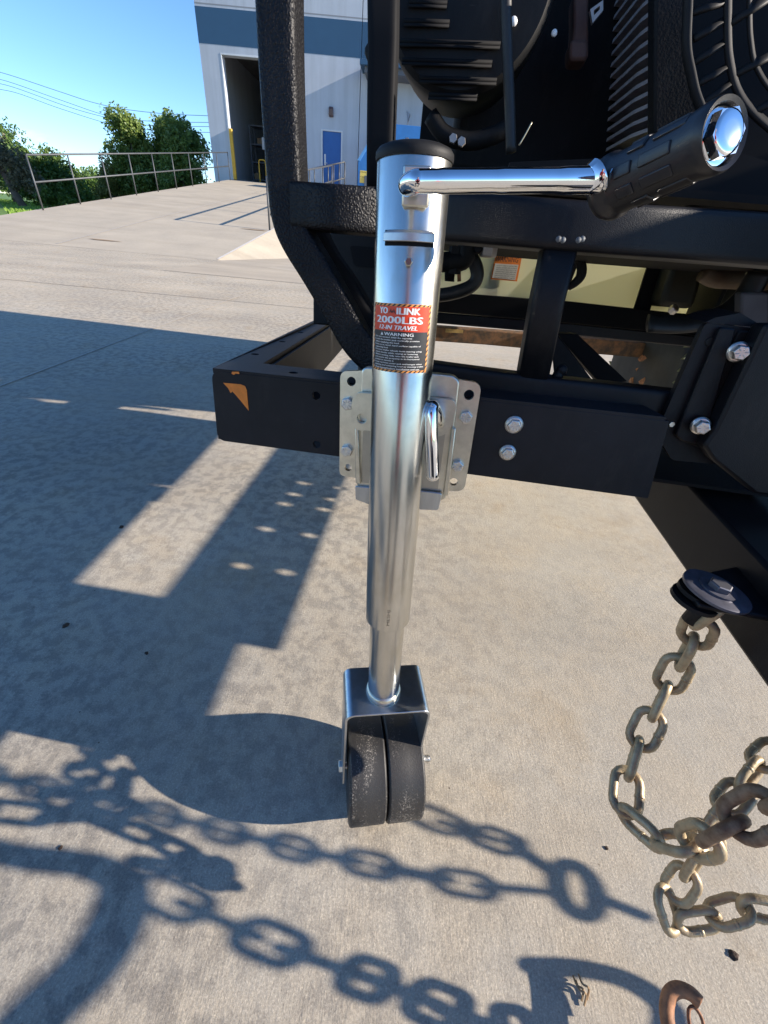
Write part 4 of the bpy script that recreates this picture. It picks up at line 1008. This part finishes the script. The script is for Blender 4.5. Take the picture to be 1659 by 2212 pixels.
# pull pin
pz = [FR.at(948, 915, .022), FR.at(946, 908, .034), FR.at(941, 892, .046), FR.at(935, 880, .052), FR.at(932, 884, .056), FR.at(931, 900, .058), FR.at(932, 950, .060), FR.at(934, 1000, .061), FR.at(935, 1036, .062)]
pc = catmull(pz, 8); mk('pull_pin', tube(pc, [.0061]*(len(pc)-2)+[.0059, .0046], 24), m_chrome, JK, True, auto=60)

# fork and wheel (swivelled a little)
WC = ax(.708); 
wl_, wr_ = Plane((0, 0, 0), (0, 0, 1)), None
R_W = .0745
zc = R_W
WA = (atz(925, 1640, zc+.0)-atz(755, 1655, zc)); WA.z = 0; WA.normalize()
WAX = WA.copy(); WF = V((WAX.y, -WAX.x, 0)).normalized()     # towards the camera
wc = V((0, 0, 0)); wc = ax(.70)+WAX*.003+WF*.003; wc.z = zc
HW = .052
def wheel(o_):
    c = wc+WAX*o_; w = .0505
    prof = [(-w/2, .030), (-w/2, R_W-.004), (-w/2+.0012, R_W-.0014), (-w/2+.003, R_W), (w*.05, R_W), (w*.07, R_W-.0003), (w/2-.003, R_W-.0004), (w/2-.0012, R_W-.0016), (w/2, R_W-.004), (w/2, .030)]
    return lathe(c, WAX, prof, 96)
wcc = wc
mk('wheel', wheel(-.0262), m_rubber, JK, True, auto=30); mk('wheel', wheel(.0262), m_rubber, JK, True, auto=30)
# inverted U fork
FT = .0030; top_h = (ax(.545)).z; tc_ = ax(.5565)
fw = .0548
ftop = V((wc.x, wc.y, top_h))
def fork_profile():
    zlo = wc.z-.016; r = .011; pts = []
    out = [(-fw, zlo), (-fw, top_h-r)]
    for k in range(1, 7): a = math.pi-k*math.pi/12; out.append((-fw+r+r*math.cos(a), top_h-r+r*math.sin(a)))
    for k in range(0, 7): a = math.pi/2-k*math.pi/12; out.append((fw-r+r*math.cos(a), top_h-r+r*math.sin(a)))
    out.append((fw, zlo)); return out
fp = fork_profile()
inn = []
for i, (x, z) in enumerate(fp):
    cx = x-(FT if x > 0 else -FT) if z < top_h-.0115 or abs(x) > fw-.0001 else x*(1-FT/fw*.9); inn.append((cx, z if z < top_h-.012 else z-FT))
poly = fp+inn[::-1]
hwid = .034
P0 = V((wc.x-.004, wc.y, 0))
def fork_pt(x, z, s):
    f = max(0, min(1, (z-(wc.z-.016))/(top_h-wc.z+.016))); return P0+WAX*x+V((0, 0, z))+WF*(hwid*s*(.55+.45*f)-.020*f**1.3)
vs = [fork_pt(x, z, s) for s in (1, -1) for (x, z) in poly]
n = len(poly); m_ = len(fp)
fs = [(i, (i+1) % n, n+(i+1) % n, n+i) for i in range(n)]
for b_ in (0, n): fs += [(b_+i, b_+i+1, b_+n-2-i, b_+n-1-i) for i in range(m_-1)]
mk('fork', (vs, fs), m_zincf, JK, True, bevel=.0006, auto=40)
ab = mk('axle_bolt', join(tube([wc-WAX*(fw+.003), wc+WAX*(fw+.020)], .0046, 14), *[lathe(wc+WAX*(fw+.011+.0017*k), WAX, [(-.0006, .0046), (0, .0053), (.0006, .0046)], 14) for k in range(5)]), m_bolt, JK, True, auto=40)
hexbolt('bolt_head', wc-WAX*(fw+.003), -WAX, .0085, .0062, m_bolt, ab); hexbolt('nut', wc+WAX*(fw+.003), WAX, .0085, .0075, m_bolt, ab)

# ------------------------------------------------------------------ chains
def link_mesh(wire, pitch, width, name, mat):
    """one welded link, long axis X, wide axis Y"""
    r = width/2-wire/2; hl = (pitch+wire*2)/2-wire/2-r; hl = max(hl, .001); pts = []
    for k in range(9): a = -math.pi/2+math.pi*k/8; pts.append(V((hl+r*math.cos(a), r*math.sin(a), 0)))
    for k in range(9): a = math.pi/2+math.pi*k/8; pts.append(V((-hl+r*math.cos(a), r*math.sin(a), 0)))
    g = tube(pts, wire/2, 10, closed=True, ref=(0, 0, 1))
    bead = lathe((0, r, 0), (1, 0, 0), [(-.002, wire*.5), (-.0008, wire*.56), (.0008, wire*.56), (.002, wire*.5)], 10)
    g = join(g, bead)
    me = bpy.data.meshes.new(name); me.from_pydata([tuple(p) for p in g[0]], [], g[1]); me.materials.append(mat); me.polygons.foreach_set('use_smooth', [True]*len(me.polygons)); return me


def chain(name, label, pts, mesh, pitch, cat='chain', roll0=0.0, group=None, jit=.12, seed=1, face=False, late=None):
    pc = catmull(pts, 40); rnd = random.Random(seed)
    root = thing(name, tuple(pc[-1]), label, cat, group)
    acc = [0]
    for i in range(1, len(pc)): acc.append(acc[-1]+(pc[i]-pc[i-1]).length)
    N = max(2, int(acc[-1]/pitch)); pitch = acc[-1]/N
    def at(s):
        s = min(max(s, 0), acc[-1])
        for i in range(1, len(acc)):
            if acc[i] >= s: f = (s-acc[i-1])/max(1e-9, acc[i]-acc[i-1]); return pc[i-1].lerp(pc[i], f)
        return pc[-1]
    prev = None; inv = world_of(root).inverted()
    for k in range(N):
        c = at((k+.5)*pitch); a, b = at(k*pitch), at((k+1)*pitch); t = (b-a).normalized()
        if prev is None: u = t.orthogonal().normalized(); u = (V((0, 0, 1))-t*t.z); u = u.normalized() if u.length > .1 else t.orthogonal().normalized()
        else: u = (prev-t*prev.dot(t)).normalized()
        if face: u = t.cross(SUN).normalized()
        prev = u; ang = roll0+(math.pi/2 if k % 2 else 0)+rnd.uniform(-jit, jit)
        yv = u*math.cos(ang)+t.cross(u)*math.sin(ang); zv = t.cross(yv)
        m = Matrix((t, yv, zv)).transposed().to_4x4(); m.translation = c
        o = bpy.data.objects.new('link', late[1] if late and k >= late[0] else mesh); COL.objects.link(o); o.parent = root; o.matrix_basis = inv @ m
    return root


lk = link_mesh(.0090, .0335, .0335, 'link', m_chain); lkr = link_mesh(.0098, .0335, .035, 'link', m_chainr); lks = link_mesh(.0080, .029, .0295, 'link', m_chain); lkb = link_mesh(.0105, .045, .040, 'link', m_chainr)
chain('safety_chain', 'tan zinc safety chain hanging from the bolt under the tongue', [PD(1572, 1306, .372), PD(1524, 1330, .39), PD(1494, 1390, .42), PD(1456, 1453, .445), PD(1428, 1510, .45), PD(1400, 1566, .452), PD(1377, 1615, .452), PD(1360, 1675, .445), PD(1352, 1735, .43), PD(1372, 1778, .415), PD(1412, 1800, .40), PD(1462, 1820, .38), PD(1520, 1815, .35), PD(1580, 1785, .325), PD(1640, 1752, .31), PD(1760, 1690, .29)], lk, .0335, roll0=.9, seed=2, late=(11, lkr))
chain('safety_chain', 'second tan safety chain looping low at the right edge behind the first', [PD(1780, 1480, 0.430), PD(1700, 1590, 0.413), PD(1655, 1635, 0.404), PD(1612, 1684, 0.396), PD(1578, 1730, 0.387), PD(1540, 1770, 0.378), PD(1518, 1830, 0.387), PD(1490, 1880, 0.396), PD(1462, 1922, 0.404), PD(1440, 1956, 0.404), PD(1470, 1990, 0.400), PD(1530, 1985, 0.396), PD(1590, 1965, 0.391), PD(1650, 1965, 0.387), PD(1720, 1985, 0.378), PD(1850, 1990, 0.344)], lks, .0290, roll0=.4, seed=5)
# shackle disc under the tongue
dc = PD(1547, 1276, .372); dn = V((.10, .02, 1)).normalized()
m_disc = simple('blued_steel_disc', (.12, .12, .145), .42, .5, var=.25, scale=120)
mk('chain_bracket', prism([dc+V((-.022, -.016, -.004)), dc+V((.09, -.03, -.004)), dc+V((.09, .06, -.004)), dc+V((-.022, .018, -.004))], V((0, 0, -.006))), m_black, TR, bevel=.002)
ws = thing('chain_bolt', tuple(dc), 'dark bolt with broad washer holding the chain under the tongue', 'bolt')
mk('washer', lathe(dc, dn, [(-.0012, .0275), (.0012, .0275), (.0018, .026)], 40), m_disc, ws, True, auto=40)
mk('washer', lathe(dc+dn*.0018, dn, [(0, .0150), (.0018, .0150)], 30), m_disc, ws, True, auto=40)
hexbolt('bolt_head', dc+dn*.0035, dn, .0095, .0055, simple('grey_bolt', (.16, .16, .18), .4, .7), ws)
mk('lower_washer', lathe(dc-dn*.013+V((-.012, .0, 0)), dn, [(-.002, .020), (.002, .020)], 30), m_plast, ws, True, auto=40)
mk('lower_washer', lathe(dc-dn*.007+V((-.009, .004, 0)), dn, [(-.002, .018), (.002, .018)], 30), m_plast, ws, True, auto=40)
mk('bolt_shank', tube([dc-dn*.04, dc], .008, 14), m_plast, ws, True)


# chains and hook beyond the right edge, whose shadows cross the foreground
def SH_(u, v, h):
    g = atz(u, v, 0); return g+V((SUN.x, SUN.y, SUN.z))*(h/SUN.z)
chain('breakaway_chain', 'chain hung from the right tongue beam whose shadow crosses behind the wheel', [SH_(-60, 1665, .50), SH_(60, 1695, .49), SH_(200, 1722, .475), SH_(420, 1778, .455), SH_(660, 1838, .43), SH_(830, 1873, .41), SH_(1000, 1908, .385), SH_(1150, 1924, .365)], lk, .0335, roll0=.12, seed=8, jit=.15, face=True)
chain('breakaway_chain', 'short chain near the right tongue beam ending at the round hook eye', [SH_(890, 1745, .45), SH_(960, 1778, .43), SH_(1060, 1810, .39), SH_(1120, 1836, .37), SH_(1170, 1868, .35)], lk, .0315, roll0=.1, seed=9, face=True)
ch3 = chain('tow_chain', 'heavy rusty tow chain in the foreground whose shadow runs to the bottom edge', [SH_(300, 1902, .46), SH_(350, 1930, .445), SH_(470, 1985, .40), SH_(640, 2058, .34), SH_(780, 2108, .29), SH_(920, 2160, .23), SH_(1060, 2215, .18), SH_(1150, 2230, .14)], lkb, .045, roll0=.0, seed=10, jit=.06, face=True)
def ringshape(pts, r): return tube(catmull(pts, 8), r, 12)
hk = thing('coupler_hook', tuple(SH_(1245, 1920, .31)), 'round hook eye with a pin at the end of the hanging chain', 'hook')
ce = SH_(1245, 1920, .32); sunp = SUN.orthogonal().normalized()
rr_ = .019; e1 = V((0, 1, 0)); e2 = V((SUN.x*-.38, 0, .925)).normalized()
mk('eye', tube([ce+V((.996, 0, -.087))*(.022*math.cos(a))+V((0, 1, 0))*(.028*math.sin(a)) for a in [2*math.pi*k/28 for k in range(28)]], .0065, 12, closed=True), m_rust, hk, True)
mk('pin', tube([ce+V((.02, -.005, 0)), ce+V((.085, -.022, .0))], .006, 10), m_rust, hk, True)
ho = thing('tow_coupler', tuple(SH_(250, 1900, .45)), 'rusty curved coupler arm beyond the right of the picture', 'coupler')
mk('arm', join(ringshape([SH_(-80, 1820, .50), SH_(40, 1850, .49), SH_(150, 1862, .48), SH_(235, 1880, .47), SH_(280, 1905, .46)], .014), ringshape([SH_(200, 1870, .46), SH_(262, 1905, .46), SH_(262, 1960, .46), SH_(232, 2030, .46), SH_(180, 2100, .46), SH_(95, 2180, .46), SH_(20, 2260, .46)], .015)), m_rust, ho, True)
# rusty hook in front, resting on the slab
hz = thing('rusty_hook', tuple(atz(1470, 2200, 0)), 'rusty orange grab hook at the bottom edge beside its curved shadow', 'hook')
hkp = [PD(1452, 2300, .428), PD(1447, 2240, .442), PD(1440, 2185, .456), PD(1446, 2150, .464), PD(1466, 2137, .466), PD(1492, 2146, .462), PD(1512, 2166, .456)]
mk('body', tube(catmull(hkp, 8), [.0072]*49, 14), m_rust, hz, True)
mk('latch', tube(catmull([PD(1500, 2260, .437), PD(1490, 2215, .448), PD(1488, 2182, .455), PD(1500, 2176, .456), PD(1516, 2200, .450), PD(1524, 2240, .441)], 6), .0019, 8), m_rust, hz, True)
SRH = [SH_(1150, 2088, .21), SH_(1250, 2092, .21), SH_(1340, 2112, .21), SH_(1410, 2150, .20), SH_(1445, 2190, .20), SH_(1440, 2260, .20)]
tag(mk('bail_hoop', tube(catmull(SRH, 8), .0085, 12), m_rust, None, True), 'rusty bent hoop beyond the right edge that throws the curved shadow', 'hoop')

# small debris on the slab
random.seed(17)
for i, (u, v, s, lb_) in enumerate(((262, 1139, .006, 'dark crumb on the shaded concrete left of the sunlit strip'), (142, 1352, .007, 'flat dark crumb on the shaded concrete at the far left'), (316, 1411, .004, 'small dark crumb in the shade below the sunlit strip'), (130, 1832, .003, 'tiny brown crumb on the lit concrete at the lower left'), (1310, 1832, .003, 'tiny dark crumb between the ring shadow and the hanging chain'), (1585, 2064, .006, 'brown crumb below the low looping chain at the right'), (935, 1085, .004, 'dark crumb just below the trailer frame right of the jack'))):
    p = atz(u, v, 0); vs, fs = lathe(p+V((0, 0, .0005)), (0, 0, 1), [(0, s), (s*.4, s*.7), (s*.55, s*.2)], 7)
    vs = [q+V((random.uniform(-.3, .3)*s, random.uniform(-.3, .3)*s, 0)) for q in vs]
    o = mk('dirt_crumb', (vs, fs), simple('crumb_%d' % i, (.05, .03, .02), .9) if i == 0 else bpy.data.materials['crumb_0']); tag(o, lb_, 'crumb', 'dirt crumbs on the slab')
# dry twig
p = atz(1272, 2085+70, .003)
mk('dry_leaf', join(*[tube(catmull([atz(1268+a, 2130+b, .004), atz(1276+a, 2150+b, .012), atz(1290+a, 2160+b, .006), atz(1286+a, 2185+b, .003)], 4), .0012, 6) for a, b in ((-30, -22), (-24, -12), (-18, -25))]), m_card)
tag(bpy.data.objects['dry_leaf'], 'small curled dry leaf on the concrete near the hook shadow', 'leaf')

# ------------------------------------------------------------------ the person crouching behind the camera (seen only as reflections)
def skin_body(name, joints, edges, mat, parent, sub=2, root=0):
    me = bpy.data.meshes.new(name); M_ = world_of(parent).inverted(); me.from_pydata([tuple(M_ @ V(j[0])) for j in joints], edges, []); me.materials.append(mat)
    o = bpy.data.objects.new(name, me); COL.objects.link(o); o.parent = parent
    o.modifiers.new('skin', 'SKIN'); ly = me.skin_vertices[0]
    for i, j in enumerate(joints):
        r = j[1]; ly.data[i].radius = r if isinstance(r, tuple) else (r, r)
    ly.data[root].use_root = True
    o.modifiers['skin'].use_smooth_shade = True
    q = o.modifiers.new('sub', 'SUBSURF'); q.levels = sub; q.render_levels = sub
    return o
pr = thing('person', (.02, -.62, 0), 'person in a red T-shirt and dark trousers crouching behind the camera, mirrored in the chrome', 'person')
m_skin = simple('skin', (.42, .25, .18), .5); m_shirt = simple('red_cotton', (.50, .03, .02), .85, var=.1, scale=60); m_trou = simple('dark_denim', (.03, .035, .05), .85, var=.2, scale=80); m_hair = simple('dark_hair', (.03, .02, .015), .6); m_shoe = simple('brown_shoe', (.10, .06, .04), .6)
J = [((.02, -.72, .48), .13), ((.02, -.66, .66), .13), ((.02, -.58, .86), .135), ((.02, -.52, .98), .075), ((.02, -.48, 1.05), .052),
     ((-.17, -.54, .93), .062), ((-.24, -.42, .74), .046), ((-.13, -.18, .735), .032), ((.21, -.54, .93), .062), ((.28, -.42, .74), .046), ((.16, -.18, .735), .032)]
skin_body('body', J[:5]+J[5:], [(0, 1), (1, 2), (2, 3), (3, 4), (2, 5), (5, 6), (6, 7), (2, 8), (8, 9), (9, 10)], m_shirt, pr)
skin_body('trousers', [((.02, -.72, .46), .14), ((-.10, -.70, .40), .10), ((-.20, -.32, .50), .075), ((-.16, -.52, .10), .052), ((.14, -.70, .40), .10), ((.27, -.36, .48), .075), ((.22, -.56, .10), .052)], [(0, 1), (1, 2), (2, 3), (0, 4), (4, 5), (5, 6)], m_trou, pr)
hd = lathe((.02, -.43, 1.04), (0, .12, .99), [(-.03, .045), (.0, .062), (.03, .074), (.07, .082), (.11, .082), (.15, .070), (.18, .045), (.192, .01)], 24)
mk('head', join(hd, lathe((.02, -.352, 1.125), (0, 1, -.25), [(-.02, .017), (.0, .014), (.016, .008)], 8), obox((-.066, -.43, 1.12), (.006, 0, 0), (0, .018, 0), (0, 0, .03)), obox((.106, -.43, 1.12), (.006, 0, 0), (0, .018, 0), (0, 0, .03))), m_skin, pr, True, bevel=0)
mk('hair', lathe((.02, -.445, 1.15), (0, -.12, .99), [(-.01, .088), (.03, .088), (.06, .076), (.085, .045), (.092, .01)], 24), m_hair, pr, True)
for s_ in (-1, 1):
    w = V((.015+s_*.115, -.13, .735))
    sk = [(tuple(w), .024), (tuple(w+V((-s_*.02, .045, 0))), .026)]
    ed = [(0, 1)]
    for f in range(4):
        z_ = .03-.02*f; b_ = w+V((-s_*.025, .075, z_)); sk += [(tuple(b_), .010), (tuple(b_+V((-s_*.022, .018, 0))), .009), (tuple(b_+V((-s_*.040, .010, 0))), .008)]; n0 = len(sk)-3; ed += [(1, n0), (n0, n0+1), (n0+1, n0+2)]
    b_ = w+V((-s_*.03, .03, .03)); sk += [(tuple(b_), .011), (tuple(b_+V((-s_*.02, .01, .012))), .009)]; n0 = len(sk)-2; ed += [(1, n0), (n0, n0+1)]
    skin_body('hand', sk, ed, m_skin, pr, 1)
for x_, y_ in ((-.16, -.47), (.22, -.51)):
    mk('shoe', join(prism([V((x_-.045, y_-.10, .002)), V((x_-.05, y_+.10, .002)), V((x_, y_+.17, .002)), V((x_+.05, y_+.10, .002)), V((x_+.045, y_-.10, .002))], (0, 0, .065))), m_shoe, pr, bevel=.02, seg=3)
ph_ = mk('phone', box(-.078, .098, -.030, -.022, .700, .775), m_plast, None, bevel=.003); tag(ph_, 'dark phone held upright behind the camera position by the crouching person', 'phone')
